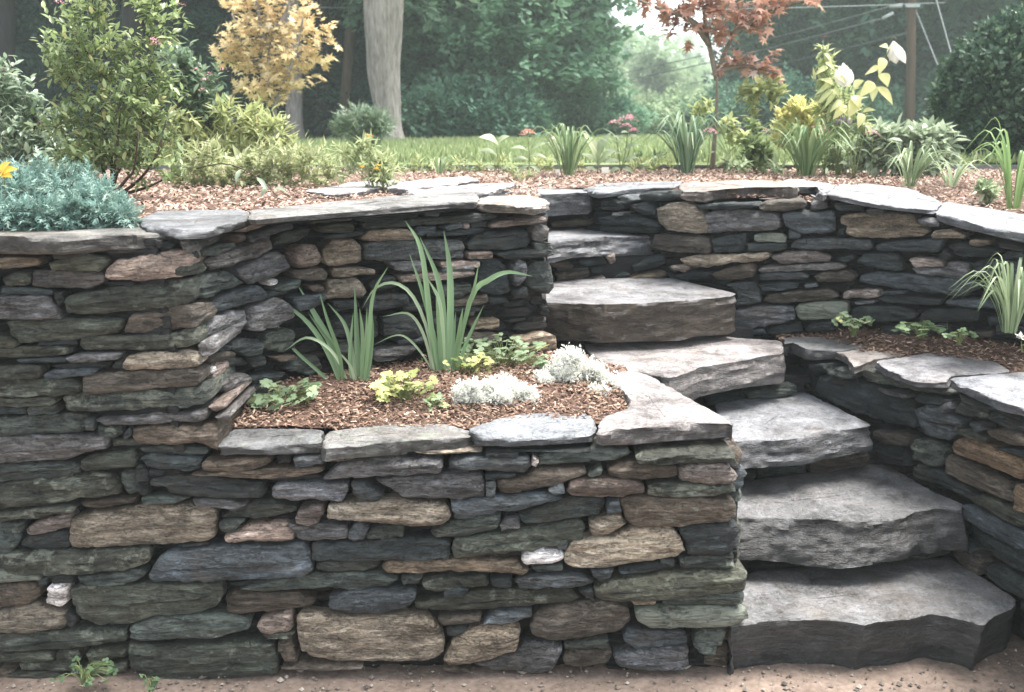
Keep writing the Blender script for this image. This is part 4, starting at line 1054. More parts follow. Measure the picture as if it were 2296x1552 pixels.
# gravel and crumbs on the dirt
n = 5200; X = nrg.uniform(-2.2, 2.4, n); Y = nrg.uniform(2.1, 2.85, n); S_ = nrg.gamma(1.5, .0017, n) + .001
oct_v = np.array([(1, 0, 0), (0, 1, 0), (-1, 0, 0), (0, -1, 0), (0, 0, .8), (0, 0, -.6)], float); oct_f = np.array([(0, 1, 4), (1, 2, 4), (2, 3, 4), (3, 0, 4), (1, 0, 5), (2, 1, 5), (3, 2, 5), (0, 3, 5)])
V_ = oct_v[None] * S_[:, None, None] * nrg.uniform(.6, 1.4, (n, 6, 1)) + np.stack([X, Y, S_ * .3 + .002], 1)[:, None]
F_ = oct_f[None] + (np.arange(n) * 6)[:, None, None]
tag(link('gravel', mesh_np('gravel', V_.reshape(-1, 3), F_.reshape(-1, 3), False, np.repeat(nrg.random(n), 6)), leaf_material('gravel_stone', (.07, .065, .06), (.22, .185, .155), 0, .9, (.36, .32, .28), .2)), kind='stuff')
# ------------------------------------------------------------------ foliage tools
def T_(v, f): return np.array(v, float), np.array(f)
OVAL = T_([(0, 0, 0), (-.2, .3, .06), (.2, .3, .06), (0, .36, 0), (-.17, .66, .04), (.17, .66, .04), (0, 1, -.08)], [(0, 2, 3), (0, 3, 1), (3, 2, 5), (3, 5, 6), (3, 6, 4), (3, 4, 1)])
SLIM = T_([(0, 0, 0), (-.11, .35, .03), (.11, .35, .03), (0, 1, -.1)], [(0, 2, 3), (0, 3, 1)])
DIAM = T_([(0, 0, 0), (-.27, .5, .05), (.27, .5, .05), (0, 1, -.06)], [(0, 2, 3), (0, 3, 1)])
def star(angs, lens, notch, cy=.3):
    v = [(0, cy, 0)]; m = len(angs)
    for i in range(m):
        a = math.radians(angs[i]); v.append((math.sin(a) * lens[i], cy + math.cos(a) * lens[i], -.08 * lens[i]))
        if i < m - 1:
            b = math.radians((angs[i] + angs[i + 1]) / 2); v.append((math.sin(b) * notch, cy + math.cos(b) * notch, .03))
    v.append((0, 0, 0)); k = len(v)
    return T_(v, [(0, i, i + 1) for i in range(1, k - 1)] + [(0, k - 1, 1)])
MAPLE = star([-115, -58, 0, 58, 115], [.45, .66, .72, .66, .45], .24)
LOBE = star([-120, -75, -30, 30, 75, 120], [.45, .55, .6, .6, .55, .45], .40, .42)
def multi(tpl, items):
    v, f, o = [], [], 0
    for (ox, oy, oz, yaw, pitch, s) in items:
        c, sn = math.cos(yaw), math.sin(yaw); cp, sp = math.cos(pitch), math.sin(pitch)
        q = tpl[0] * s
        y = q[:, 1] * cp - q[:, 2] * sp; z = q[:, 1] * sp + q[:, 2] * cp; x = q[:, 0]
        v.append(np.stack([x * c + y * sn + ox, -x * sn + y * c + oy, z + oz], 1)); f.append(tpl[1] + o); o += len(q)
    return np.concatenate(v), np.concatenate(f)
_r = random.Random(3)
SPRAY = multi(SLIM, [(0, t * .12, 0, (1 if t % 2 else -1) * _r.uniform(.5, .95), _r.uniform(-.2, .5), .42 * (1 - t * .07)) for t in range(9)] + [(0, .5, 0, 0, .1, .55)])
CLUMP = multi(DIAM, [(_r.uniform(-.3, .3), _r.uniform(-.3, .3), _r.uniform(-.25, .25), _r.uniform(0, 6.28), _r.uniform(-.7, .5), _r.uniform(.35, .62)) for _ in range(6)])
HEMLOCK = multi(SLIM, [(0, t * .11, -.012 * t * t, (1 if t % 2 else -1) * _r.uniform(.8, 1.2), _r.uniform(-.35, .1), .5 * (1 - t * .06)) for t in range(9)])
COLUMB = multi(LOBE, [(0, .18, 0, 0, 0, .5), (-.05, .05, 0, -1.25, -.1, .5), (.05, .05, 0, 1.25, -.1, .5)])

def scatter_np(tpl, pos, fwd, up, size):
    f = fwd / (np.linalg.norm(fwd, axis=1)[:, None] + 1e-9)
    r = np.cross(f, up); r /= np.linalg.norm(r, axis=1)[:, None] + 1e-9
    n = np.cross(r, f); V0, F0 = tpl; m = len(V0)
    V = pos[:, None] + size[:, None, None] * (V0[None, :, :1] * r[:, None] + V0[None, :, 1:2] * f[:, None] + V0[None, :, 2:] * n[:, None])
    return V.reshape(-1, 3), (F0[None] + (np.arange(len(pos)) * m)[:, None, None]).reshape(-1, F0.shape[1]), m
def tube(pts, radii, sides=6):
    pts = [Vector(p) for p in pts]; v = []; f = []
    for i, p in enumerate(pts):
        t = (pts[min(i + 1, len(pts) - 1)] - pts[max(i - 1, 0)]).normalized()
        a = t.cross(Vector((.31, .9, .12))).normalized(); b = t.cross(a)
        r = radii[i] if hasattr(radii, '__len__') else radii
        for k in range(sides):
            q = p + (a * math.cos(math.tau * k / sides) + b * math.sin(math.tau * k / sides)) * r; v.append(tuple(q))
    for i in range(len(pts) - 1):
        for k in range(sides):
            j = (k + 1) % sides; f.append((i * sides + k, i * sides + j, (i + 1) * sides + j, (i + 1) * sides + k))
    f.append(tuple(range(sides))[::-1]); f.append(tuple(range((len(pts) - 1) * sides, len(pts) * sides)))
    return v, f
def join(parts):
    V, F, o = [], [], 0
    for v, f in parts:
        V += list(v); F += [tuple(i + o for i in g) for g in f]; o += len(v)
    return V, F
def curve3(pts, n):
    P = np.array([tuple(p) for p in pts]); k = len(P)
    P = np.vstack([2 * P[0] - P[1], P, 2 * P[-1] - P[-2]]); out = []
    for t in np.linspace(0, k - 1 - 1e-6, n):
        i = int(t); u = t - i; a, b, c, d = P[i], P[i + 1], P[i + 2], P[i + 3]
        out.append(.5 * ((2 * b) + (c - a) * u + (2 * a - 5 * b + 4 * c - d) * u * u + (3 * b - a - 3 * c + d) * u ** 3))
    return np.array(out)
def rel(v, root): return [tuple(np.array(q) - np.array(root.location)) for q in v]
def part_mesh(root, name, v, f, mat, smooth=True, tint=None):
    v = np.asarray(v, float) - np.array(root.location)
    return link(name, mesh_np(name, v, f, smooth, tint), mat, root, root.location)

M_BARK = plain_material('bark_brown', (.045, .032, .025), (.12, .09, .07), 30, (1, 1, .25), .9, .6)
M_BARKGREY = plain_material('bark_grey', (.13, .115, .105), (.34, .31, .295), 26, (1, 1, .22), .9, 1.0, .04)
M_BARKDARK = plain_material('bark_dark', (.012, .012, .012), (.04, .036, .032), 12, (1, 1, .2), .95, .8, .02)
M_STEM = plain_material('green_stem', (.10, .13, .05), (.18, .22, .09), 40)
M_REDSTEM = plain_material('red_stem', (.03, .02, .016), (.085, .05, .036), 40, (1, 1, .3))

def leaf_points(blobs, per=7, spread=1.0, base=None, droop=.0, outward=.7):
    """blobs: (centre Vector, radius m, n leaves). Leaves sit along short twigs."""
    pos, fwd, up, twigs = [], [], [], []
    for c, r, n in blobs:
        for _ in range(max(1, int(n / per))):
            d = Vector((nrg.normal(), nrg.normal(), nrg.normal())).normalized() * (r * nrg.random() ** .62)
            q = Vector(c) + d
            out = d.normalized() if d.length > 1e-6 else Vector((0, 0, 1))
            ax = (out * outward + Vector((nrg.normal() * .45, nrg.normal() * .45, .55 + nrg.normal() * .35 - droop))).normalized()
            L = r * nrg.uniform(.5, 1.25) * spread
            twigs.append((q - ax * L * .5, q + ax * L * .5))
            for k in range(per):
                t = (k + .3) / per - .5
                side = Vector((nrg.normal(), nrg.normal(), nrg.normal())).cross(ax).normalized()
                pos.append(q + ax * L * t); fwd.append(side * .9 + ax * .55 + Vector((0, 0, -droop * .5))); up.append(ax * .5 + Vector((0, 0, 1)) + side * .1)
    return np.array([tuple(p) for p in pos]), np.array([tuple(p) for p in fwd]), np.array([tuple(p) for p in up]), twigs

def bush(name, label, cat, Y, base, blobs, tpl, size, mat, group=None, stem=M_BARK, stems=None, per=7, droop=0., zbase=None, stem_r=.006, dens=1.0, twig_r=.0011, outward=.7, flat=.95, spread=1.0):
    """blobs in photo pixels: (px, py, radius px, leaves[, own depth])"""
    b3 = at_y(base[0], base[1], Y) if zbase is None else at_z(base[0], base[1], zbase)
    root = thing(name, label, cat, b3, group); B = []
    for bl in blobs:
        y = bl[4] if len(bl) > 4 else Y + nrg.uniform(-.5, .5) * bl[2] * px_size(bl[0], bl[1], Y)
        B.append((at_y(bl[0], bl[1], y), bl[2] * px_size(bl[0], bl[1], y) * flat, int(bl[3] * dens)))
    pos, fwd, up, tw = leaf_points(B, per, spread, None, droop, outward)
    sz = size * nrg.uniform(.6, 1.3, len(pos))
    V, F, m = scatter_np(tpl, pos, fwd, up, sz)
    tint = np.repeat(np.clip(nrg.normal(.45, .23, len(pos)), 0, 1), m)
    part_mesh(root, 'foliage', V, F, mat, True, tint)
    parts = []
    if stems is None:
        stems = [[(base[0] + nrg.uniform(-6, 6), base[1]), None, (bl[0], bl[1])] for bl in blobs]
    for st in stems:
        p = [q for q in st if q is not None]
        dy = nrg.uniform(-.08, .08)
        P3 = [at_y(q[0], q[1], Y + dy * i) for i, q in enumerate(p)]
        if len(P3) == 2:
            mid = P3[0].lerp(P3[1], .5); mid.x = P3[0].x * .55 + P3[1].x * .45; mid.z += .04 * (P3[1].z - P3[0].z); P3.insert(1, mid)
        C = curve3(P3, 8 + 3 * len(P3)); parts.append(tube(C, np.linspace(stem_r, stem_r * .35, len(C))))
    for a, b in tw[::1]: parts.append(tube([a, b], [twig_r, twig_r * .5], 3))
    V, F = join(parts); part_mesh(root, 'stems', V, F, stem)
    return root

def blade_mesh(C, w, wdir, fold=.22, tipk=.75):
    """C (n,3) centre line; w full width; wdir unit side vector per point"""
    n = len(C); v = []; 
    for i in range(n):
        t = i / (n - 1); k = min(1, .55 + t * 1.6) * (1 - max(0, (t - .35) / .65) ** 2.2)
        k = max(k, .04); s = wdir[i]; T = C[min(i + 1, n - 1)] - C[max(i - 1, 0)]
        nn = np.cross(s, T); nn /= np.linalg.norm(nn) + 1e-9
        v += [C[i] - s * w * .5 * k, C[i] + nn * w * fold * k, C[i] + s * w * .5 * k]
    f = []
    for i in range(n - 1):
        a = 3 * i; f += [(a, a + 1, a + 4, a + 3), (a + 1, a + 2, a + 5, a + 4)]
    return np.array(v), np.array(f)
def side_dirs(C, spin=0.0):
    out = []
    for i in range(len(C)):
        T = C[min(i + 1, len(C) - 1)] - C[max(i - 1, 0)]; T /= np.linalg.norm(T) + 1e-9
        vd = C[i] - np.array([0, 0, EYE]); s = np.cross(T, vd); s /= np.linalg.norm(s) + 1e-9
        b = np.cross(s, T); out.append(s * math.cos(spin) + b * math.sin(spin))
    return np.array(out)
M_IRIS = leaf_material('iris_leaf', (.09, .17, .08), (.24, .36, .20), .3, .4, (.46, .54, .38))
M_LILY = leaf_material('daylily_leaf', (.10, .165, .08), (.26, .35, .18), .35, .4, (.42, .5, .32))
def iris(label, base, Y, blades, group):
    root = thing('iris', label, 'iris', at_y(*base, Y), group)
    for k, (w, tint, pts) in enumerate(blades):
        pts = list(zip(pts[::2], pts[1::2])); dz = nrg.uniform(-.05, .05) + .03 * (k % 3 - 1)
        C = curve3([at_y(x, y, Y + dz * min(1, i / 2) + nrg.uniform(-.006, .006)) for i, (x, y) in enumerate(pts)], 14)
        v, f = blade_mesh(C, w * .78 * px_size(base[0], base[1], Y), side_dirs(C, nrg.uniform(-.5, .5)))
        part_mesh(root, 'leaf', v, f, M_IRIS, True, np.full(len(v), tint) + np.repeat(np.linspace(.12, -.05, len(v) // 3), 3))
    return root
def clump(name, label, cat, base, z, n, height, spread, width, mat, group=None, arch=.6, tint=(.1, .9), root=None, seed=0, Y=None, lean=(0, 0)):
    """fountain of strap leaves, each its own leaf"""
    R = random.Random(seed + int(base[0])); b = at_z(*base, z) if Y is None else at_y(*base, Y)
    if root is None: root = thing(name, label, cat, b, group)
    for k in range(n):
        az = R.uniform(0, math.tau); h = height * R.uniform(.65, 1.1); s = spread * R.uniform(.35, 1.1)
        d = Vector((math.cos(az), math.sin(az), 0)); o = b + d * R.uniform(0, spread * .16)
        d = d + Vector((lean[0], lean[1], 0))
        dr = arch * R.uniform(.4, 1.2)
        P3 = [o, o + d * s * .22 + Vector((0, 0, h * .55)), o + d * s * .62 + Vector((0, 0, h * (1 - .1 * dr))), o + d * s * (1.05 + .1 * dr) + Vector((0, 0, h * (1 - .55 * dr)))]
        C = curve3(P3, 11); sp = np.cross(np.array([0, 0, 1.0]), np.array(tuple(d))); sp /= np.linalg.norm(sp) + 1e-9
        sw = R.uniform(-.5, .5); sd2 = np.array([sp * math.cos(sw * t) + np.array(tuple(d)) * math.sin(sw * t) for t in np.linspace(0, 1, 11)])
        v, f = blade_mesh(C, width * R.uniform(.7, 1.2), sd2)
        part_mesh(root, 'leaf', v, f, mat, True, np.full(len(v), R.uniform(*tint)))
    return root
def flower_head(root, c, r, mat, kind='dome', n=60, name='flower_head', tilt=(0, 0, 1)):
    c = Vector(c); pos, fwd, up = [], [], []; R = random.Random(int(c.x * 9e3) ^ int(c.z * 7e3))
    ax = Vector(tilt).normalized()
    for k in range(n):
        a = R.uniform(0, math.tau); q = math.sqrt(R.random())
        d = Vector((math.cos(a) * q, math.sin(a) * q, 0))
        d = ax.to_track_quat('Z', 'Y') @ d
        if kind == 'dome':
            p = c + d * r + ax * (r * .55 * (1 - q * q)); fw = d * 1.0 + ax * (1.1 - q); sz = r * .38
        else:
            p = c + d * r * .12; fw = d + ax * (.12 + .5 * (1 - q)); sz = r * (.75 + .35 * R.random())
        pos.append(tuple(p)); fwd.append(tuple(fw + Vector((R.gauss(0, .12), R.gauss(0, .12), R.gauss(0, .12))))); up.append(tuple(ax + d * .2))
    V, F, m = scatter_np(DIAM, np.array(pos), np.array(fwd), np.array(up), np.full(n, sz))
    return part_mesh(root, name, V, F, mat, True, np.repeat(nrg.random(n), m))
def stem_line(root, pts, r=.003, mat=M_STEM, name='stem'):
    C = curve3(pts, 10); v, f = tube(C, np.linspace(r, r * .7, 10), 5); return part_mesh(root, name, v, f, mat)
def big_leaf(root, base, tip, width, mat, tint=.5, up=(0, -.5, 1), cup=.15, name='leaf', heart=True):
    """one broad leaf between two points"""
    base, tip = np.array(tuple(base)), np.array(tuple(tip)); f = tip - base; L = np.linalg.norm(f); f /= L
    r = np.cross(f, np.array(up, float)); r /= np.linalg.norm(r) + 1e-9; n = np.cross(r, f); v = []; F = []
    prof = [(0, .12), (.08, .55), (.2, .9), (.38, 1), (.58, .85), (.78, .5), (.92, .2), (1, .02)] if heart else [(0, .1), (.15, .45), (.35, .9), (.55, 1), (.75, .75), (.9, .35), (1, .02)]
    for t, k in prof:
        c = base + f * L * t + n * L * (.10 * math.sin(t * 3.1) - .14 * t * t)
        for s in (-1, -.5, 0, .5, 1): v.append(c + r * width * .5 * k * s + n * width * cup * k * (abs(s) ** 1.3) + n * .02 * width * (s % 1))
    for i in range(len(prof) - 1):
        for s in range(4): a = i * 5 + s; F.append((a, a + 1, a + 6, a + 5))
    tn = np.array([tint + (.12 if i % 5 == 2 else 0) for i in range(len(v))])
    return part_mesh(root, name, np.array(v), np.array(F), mat, True, tn)

# ------------------------------------------------------------------ the planter
GI = 'irises in the planter'
iris('upright iris clump on the left, its blades leaning to the left wall', (785, 888), 3.16, [
 (15, .35, [775, 893, 735, 790, 682, 715, 602, 660]), (19, .3, [778, 893, 745, 780, 703, 700, 668, 640]), (10, .4, [772, 890, 722, 840, 652, 775, 606, 697]),
 (11, .3, [772, 890, 762, 800, 735, 720, 716, 655]), (9, .85, [783, 865, 748, 792, 690, 757, 638, 787]), (17, .4, [805, 887, 801, 780, 795, 636]),
 (13, .5, [815, 887, 827, 760, 837, 660, 870, 598]), (15, .45, [820, 885, 833, 760, 831, 672]), (13, .75, [800, 885, 790, 795, 773, 728, 735, 680]),
 (12, .4, [810, 887, 813, 760, 806, 690]), (8, .9, [798, 875, 786, 822, 752, 782]), (12, .5, [795, 890, 785, 800, 792, 700]), (11, .55, [812, 888, 820, 780, 823, 690]), (13, .25, [783, 893, 757, 800, 722, 745, 690, 700])], GI)
iris('larger iris clump in the middle, with one long blade arching right', (992, 850), 3.28, [
 (17, .5, [982, 850, 967, 739, 945, 564, 908, 494]), (18, .4, [1000, 852, 994, 706, 980, 620, 941, 530]), (20, .45, [1005, 852, 1010, 704, 1008, 600, 995, 517]),
 (15, .5, [1015, 848, 1056, 669, 1098, 627, 1140, 610, 1195, 620]), (11, .45, [1012, 845, 1042, 720, 1062, 650, 1074, 588]), (10, .8, [975, 845, 958, 740, 924, 662, 882, 634, 840, 648, 812, 692]),
 (13, .45, [985, 850, 966, 730, 945, 648, 917, 566]), (9, .85, [972, 845, 952, 756, 917, 704, 858, 710]), (12, .4, [1020, 845, 1047, 765, 1085, 684]), (14, .35, [992, 850, 986, 760, 977, 655]),
 (12, .8, [997, 850, 988, 690, 958, 622]), (6, .75, [975, 840, 942, 788, 910, 756, 882, 753, 836, 775]), (12, .3, [1010, 850, 1030, 740, 1038, 690]), (13, .4, [990, 852, 975, 760, 960, 700]), (13, .45, [1003, 852, 1015, 770, 1022, 700])], GI)
M_COL = leaf_material('columbine_leaf', (.12, .19, .10), (.33, .42, .26), .35, .55, (.62, .60, .26))
M_COLY = leaf_material('yellow_columbine_leaf', (.16, .22, .08), (.52, .54, .22), .35, .5, (.74, .70, .30))
def columbine(label, base, Y, n, r, mat, seed, h=.09, sz=.042, group='columbines in the planter', flatk=.45):
    b = at_y(*base, Y); root = thing('columbine', label, 'columbine', b, group); R = random.Random(seed); st = []
    for k in range(n):
        a = R.uniform(0, math.tau); q = math.sqrt(R.random()) * r; hh = h * R.uniform(.35, 1.1) * (1 - .3 * q / r)
        p = b + Vector((math.cos(a) * q, math.sin(a) * q * .7, hh)); d = Vector((math.cos(a), math.sin(a), R.uniform(-.4, .5))) + Vector((R.gauss(0, .4), R.gauss(0, .4), 0))
        up = np.array([[R.gauss(0, .25), -.45 + R.gauss(0, .25), 1.0]])
        V, F, m = scatter_np(COLUMB, np.array([tuple(p)]), np.array([tuple(d)]), up, np.array([sz * R.uniform(.7, 1.3)]))
        part_mesh(root, 'leaf', V, F, mat, True, np.full(len(V), min(1, max(0, R.gauss(.5, .25)))))
        st.append(tube(curve3([b + Vector((R.uniform(-.01, .01), R.uniform(-.01, .01), -.01)), b.lerp(p, .5) + Vector((0, 0, .02)), p], 6), .0013, 4))
    V, F = join(st); part_mesh(root, 'stems', V, F, M_STEM); return root
columbine('pale green columbine against the foot of the tall wall at the left of the planter', (640, 925), 2.98, 46, .10, M_COL, 1, .105)
columbine('yellowish columbine between the left iris and the silver plants', (905, 905), 3.0, 42, .085, M_COLY, 2, .10)
columbine('small dark columbine tuft beside the yellowish one, nearer the coping', (975, 922), 2.95, 12, .03, M_COL, 5, .05, .03)
columbine('sprawling columbine behind the silver plants at the back of the planter', (1130, 835), 3.38, 70, .17, M_COL, 3, .13)
columbine('low columbine with yellowed leaves at the root of the middle iris', (1050, 850), 3.28, 26, .08, M_COLY, 4, .09, .036)
M_SILVER = leaf_material('silver_leaf', (.66, .67, .61), (.85, .86, .81), .3, .8, (.92, .93, .89), .1)
def silver(label, Y, base, tufts, seed):
    root = thing('silver_artemisia', label, 'artemisia', at_y(*base, Y), 'silver plants in the planter'); R = random.Random(seed); pos, fwd, up = [], [], []; st = []
    for px, py, rp in tufts:
        y = Y + R.uniform(-.05, .06); c = at_y(px, py, y); r = 1.2 * rp * px_size(px, py, y); b = at_y(base[0] + (px - base[0]) * .6, base[1], Y)
        st.append(tube([b, b.lerp(c, .5) + Vector((0, 0, .01)), c], .0018, 4))
        for k in range(int(rp * 17)):
            d = Vector((R.gauss(0, 1), R.gauss(0, 1), R.gauss(0, 1))).normalized()
            p = c + d * r * R.uniform(.1, 1.35) * (1 if R.random() < .6 else .6); pos.append(tuple(p)); fwd.append(tuple(d + Vector((0, 0, .5)))); up.append((R.gauss(0, 1), R.gauss(0, 1), 1))
    V, F, m = scatter_np(CLUMP, np.array(pos), np.array(fwd), np.array(up), .017 * nrg.uniform(.6, 1.3, len(pos)))
    part_mesh(root, 'foliage', V, F, M_SILVER, True, np.repeat(np.clip(nrg.normal(.6, .22, len(pos)), 0, 1), m)); V, F = join(st); part_mesh(root, 'stems', V, F, M_STEM)
silver('smaller silver-white artemisia mound near the front coping', 3.02, (1110, 915), [(1035, 880, 16), (1045, 905, 14), (1060, 870, 15), (1075, 895, 13), (1105, 870, 17), (1125, 890, 18), (1110, 905, 16), (1150, 880, 18), (1165, 905, 17), (1190, 900, 15), (1135, 860, 16), (1180, 880, 15), (1095, 900, 14), (1040, 900, 12), (1145, 912, 14)], 1)
silver('larger silver-white artemisia spilling onto the pale corner slab', 3.16, (1320, 895), [(1255, 815, 18), (1280, 800, 18), (1270, 835, 20), (1300, 830, 20), (1240, 840, 16), (1330, 830, 18), (1345, 855, 20), (1310, 860, 20), (1370, 860, 18), (1390, 880, 18), (1395, 895, 14), (1340, 885, 18), (1290, 870, 18), (1260, 880, 16), (1270, 900, 14), (1320, 902, 16), (1215, 850, 12), (1360, 895, 15), (1215, 875, 13), (1228, 895, 12), (1225, 858, 13), (1240, 870, 14), (1405, 880, 14), (1290, 805, 14), (1325, 890, 16), (1250, 860, 14)], 2)
M_WHITE = leaf_material('white_petal', (.70, .68, .62), (.85, .84, .78), .3, .6)
r_ = thing('plant_tag', 'small white scrap lying on the mulch of the planter', 'plant tag', at_y(730, 932, 2.93))
big_leaf(r_, at_y(722, 922, 2.94), at_y(742, 942, 2.92), .014, M_WHITE, .8, (0, -.6, 1), .1, 'tag_sheet', False)
r_ = thing('seed_head', 'single dried seed head on a thin stalk beside the middle iris', 'seed head', at_y(935, 850, 3.2))
stem_line(r_, [at_y(935, 850, 3.2), at_y(938, 825, 3.2), at_y(948, 805, 3.2)], .0013); flower_head(r_, at_y(949, 800, 3.2), .011, leaf_material('dry_petal', (.42, .33, .22), (.66, .52, .38)), 'dome', 20)

# ------------------------------------------------------------------ the right-hand side bed
columbine('small round-leaved plant at the foot of the rear wall', (1915, 748), 3.82, 26, .07, M_COL, 8, .085, .034, 'low plants under the rear wall')
columbine('flat green plant on the mulch right of the round-leaved one', (2065, 752), 3.66, 30, .10, leaf_material('side_leaf', (.09, .16, .07), (.26, .36, .19)), 9, .05, .036, 'low plants under the rear wall')
columbine('tiny seedling on the mulch below the grassy plant', (2150, 768), 3.45, 12, .05, leaf_material('side_leaf_dark', (.07, .13, .06), (.2, .3, .15)), 10, .05, .03, 'low plants under the rear wall')
M_GRASS2 = leaf_material('pale_strap_leaf', (.13, .19, .10), (.30, .38, .22), .3, .45, (.48, .54, .38))
clump('daylily', 'arching grassy daylily in the side bed at the right edge of the picture', 'daylily', (2265, 745), .80, 46, .26, .19, .011, M_GRASS2, 'daylilies', 1.0, seed=4, Y=3.4)
r_ = thing('white_flower', 'white bloom at the right edge beside the grassy daylily', 'flower', at_y(2290, 770, 3.3)); stem_line(r_, [at_y(2292, 790, 3.3), at_y(2290, 765, 3.3)], .002); flower_head(r_, at_y(2289, 758, 3.3), .026, M_WHITE, 'daisy', 14)

# weeds at the foot of the wall
def weed(label, base, Y, n, r, seed):
    root = columbine(label, base, Y, n, r, leaf_material('weed_leaf', (.06, .11, .05), (.16, .25, .13)), seed, .045, .022, 'weeds at the wall foot'); root.name = 'weed'; root['category'] = 'weed'
weed('small green weed at the foot of the wall in the bottom left corner', (190, 1525), 2.58, 34, .085, 21)
weed('tiny weed sprig in the dirt under the wide bottom stone', (335, 1545), 2.56, 7, .03, 22)
# ------------------------------------------------------------------ upper bed, left
M_JUN = leaf_material('juniper', (.09, .18, .155), (.25, .37, .325), .2, .7, (.42, .52, .43), .15)
bush('creeping_juniper', 'blue-green creeping juniper spilling over the left coping', 'juniper', 3.0, (120, 500), [
 (-20, 420, 55, 420, 3.15), (40, 415, 45, 420, 3.2), (100, 408, 45, 420, 3.3), (165, 408, 40, 380, 3.3), (215, 430, 38, 380, 3.15), (20, 455, 48, 460, 3.0), (80, 448, 48, 460, 3.05), (140, 445, 48, 460, 3.05), (200, 462, 42, 420, 2.98),
 (250, 468, 34, 320, 2.95), (40, 488, 34, 420, 2.82), (100, 485, 36, 420, 2.84), (160, 487, 34, 420, 2.84), (225, 492, 28, 300, 2.86), (280, 488, 24, 200, 2.86), (-20, 480, 40, 300, 2.85)], SPRAY, .044, M_JUN, per=7, droop=.5, stem_r=.004, outward=.9, stem=M_REDSTEM, dens=1.1)
r_ = thing('yellow_bloom', 'yellow bloom at the left edge above the juniper', 'flower', at_y(8, 400, 2.98)); stem_line(r_, [at_y(8, 430, 2.98), at_y(10, 408, 2.98), at_y(8, 385, 2.98)], .002)
M_YEL = leaf_material('yellow_petal', (.62, .38, .05), (.85, .62, .12), .3, .5)
for q in ((34, 376), (25, 395), (0, 392), (-5, 368), (18, 362)): big_leaf(r_, at_y(4, 388, 2.98), at_y(q[0], q[1], 2.95), .028, M_YEL, .6, (0, -1, .6), .1, 'petal')
M_SHRUB = leaf_material('shrub_leaf', (.12, .19, .075), (.38, .47, .22), .45, .28, (.66, .62, .30), .6)
bush('flowering_shrub', 'tall loose green shrub with dark reddish stems behind the juniper', 'shrub', 4.1, (250, 445), [
 (215, 20, 62, 330), (250, -30, 60, 200), (180, 95, 72, 480), (120, 120, 45, 160), (160, 165, 55, 300), (232, 165, 60, 400), (335, 20, 42, 220), (350, 80, 45, 220), (400, 40, 30, 70), (322, 150, 62, 420), (370, 190, 45, 220), (300, 215, 62, 460), (200, 235, 55, 260),
 (270, 285, 75, 600), (350, 265, 55, 360), (180, 300, 60, 380), (120, 270, 40, 130), (370, 330, 50, 300), (220, 350, 65, 460), (310, 360, 60, 420), (150, 355, 48, 260), (400, 390, 32, 110), (260, 120, 50, 200)],
 OVAL, .038, M_SHRUB, per=9, dens=.62, spread=1.5, stem=M_REDSTEM, stem_r=.008, stems=[[(240, 440), (232, 380), (210, 320), (188, 240), (174, 180), (172, 60)], [(255, 440), (262, 390), (300, 320), (325, 240), (328, 150), (345, 60)], [(247, 440), (250, 360), (225, 250), (230, 120), (225, 0)], [(262, 440), (310, 405), (350, 350), (372, 270)], [(245, 442), (215, 395), (165, 340), (130, 270)], [(252, 442), (285, 400), (300, 380), (310, 300)], [(258, 440), (330, 420), (380, 395)], [(250, 440), (262, 330), (270, 250)]])
M_SHRUB2 = leaf_material('grey_shrub_leaf', (.14, .21, .14), (.36, .45, .32), .45, .28, (.55, .6, .44), .7)
sh = bush('butterfly_bush', 'grey-green shrub with pink buds at the left edge of the picture', 'shrub', 4.7, (40, 420), [
 (-15, 180, 50, 240), (10, 225, 52, 320), (55, 215, 38, 140), (25, 290, 55, 340), (85, 265, 40, 200), (75, 330, 55, 340), (130, 310, 40, 200), (10, 350, 50, 260), (120, 355, 40, 200), (60, 375, 40, 160), (-10, 290, 50, 200), (-5, 150, 25, 60)], OVAL, .048, M_SHRUB2, per=8, dens=.75, spread=1.25, stem_r=.006)
M_PINK = leaf_material('pink_petal', (.66, .30, .36), (.86, .56, .60), .3, .6)
for px, py in ((90, 283), (82, 300), (345, 95), (350, 102), (133, 10), (12, 160), (5, 265)):
    flower_head(sh if px < 100 else bpy.data.objects['flowering_shrub'], at_y(px, py, 4.7 if px < 100 else 3.9), .022, M_PINK, 'dome', 24)
M_SHRUB3 = leaf_material('dark_shrub_leaf', (.07, .13, .08), (.24, .33, .20), .4, .28, (.42, .48, .28), .7)
sh = bush('weigela', 'dark green shrub with pink flower tips left of the yellow tree', 'shrub', 5.6, (430, 380), [(415, 150, 45, 300), (395, 200, 45, 240), (450, 185, 45, 320), (470, 215, 32, 160), (430, 235, 50, 320), (400, 270, 50, 260), (385, 130, 30, 120), (450, 280, 45, 260), (480, 250, 30, 140), (430, 320, 45, 240)], OVAL, .05, M_SHRUB3, per=8, dens=1.0, spread=1.2)
for px, py in ((500, 160), (460, 182), (455, 205), (440, 160), (405, 14), (468, 170)): flower_head(sh, at_y(px, py, 5.4), .024, M_PINK, 'dome', 18)
M_LIME = leaf_material('yellow_green_leaf', (.22, .27, .11), (.50, .54, .26), .45, .45, (.68, .60, .32))
bush('perennial_clump', 'yellow-green leafy perennial with rusty tips behind the groundcover', 'perennial', 5.5, (530, 400), [(400, 285, 40, 200), (440, 290, 38, 180), (420, 330, 40, 180), (505, 245, 26, 90), (500, 285, 40, 220), (555, 250, 30, 110), (560, 295, 42, 260), (605, 285, 36, 200), (635, 310, 30, 140), (590, 330, 40, 220), (520, 325, 40, 200), (470, 320, 40, 160), (650, 340, 28, 110)], SLIM, .075, M_LIME, per=9, dens=.6, spread=1.5, stem_r=.003, stem=M_STEM)
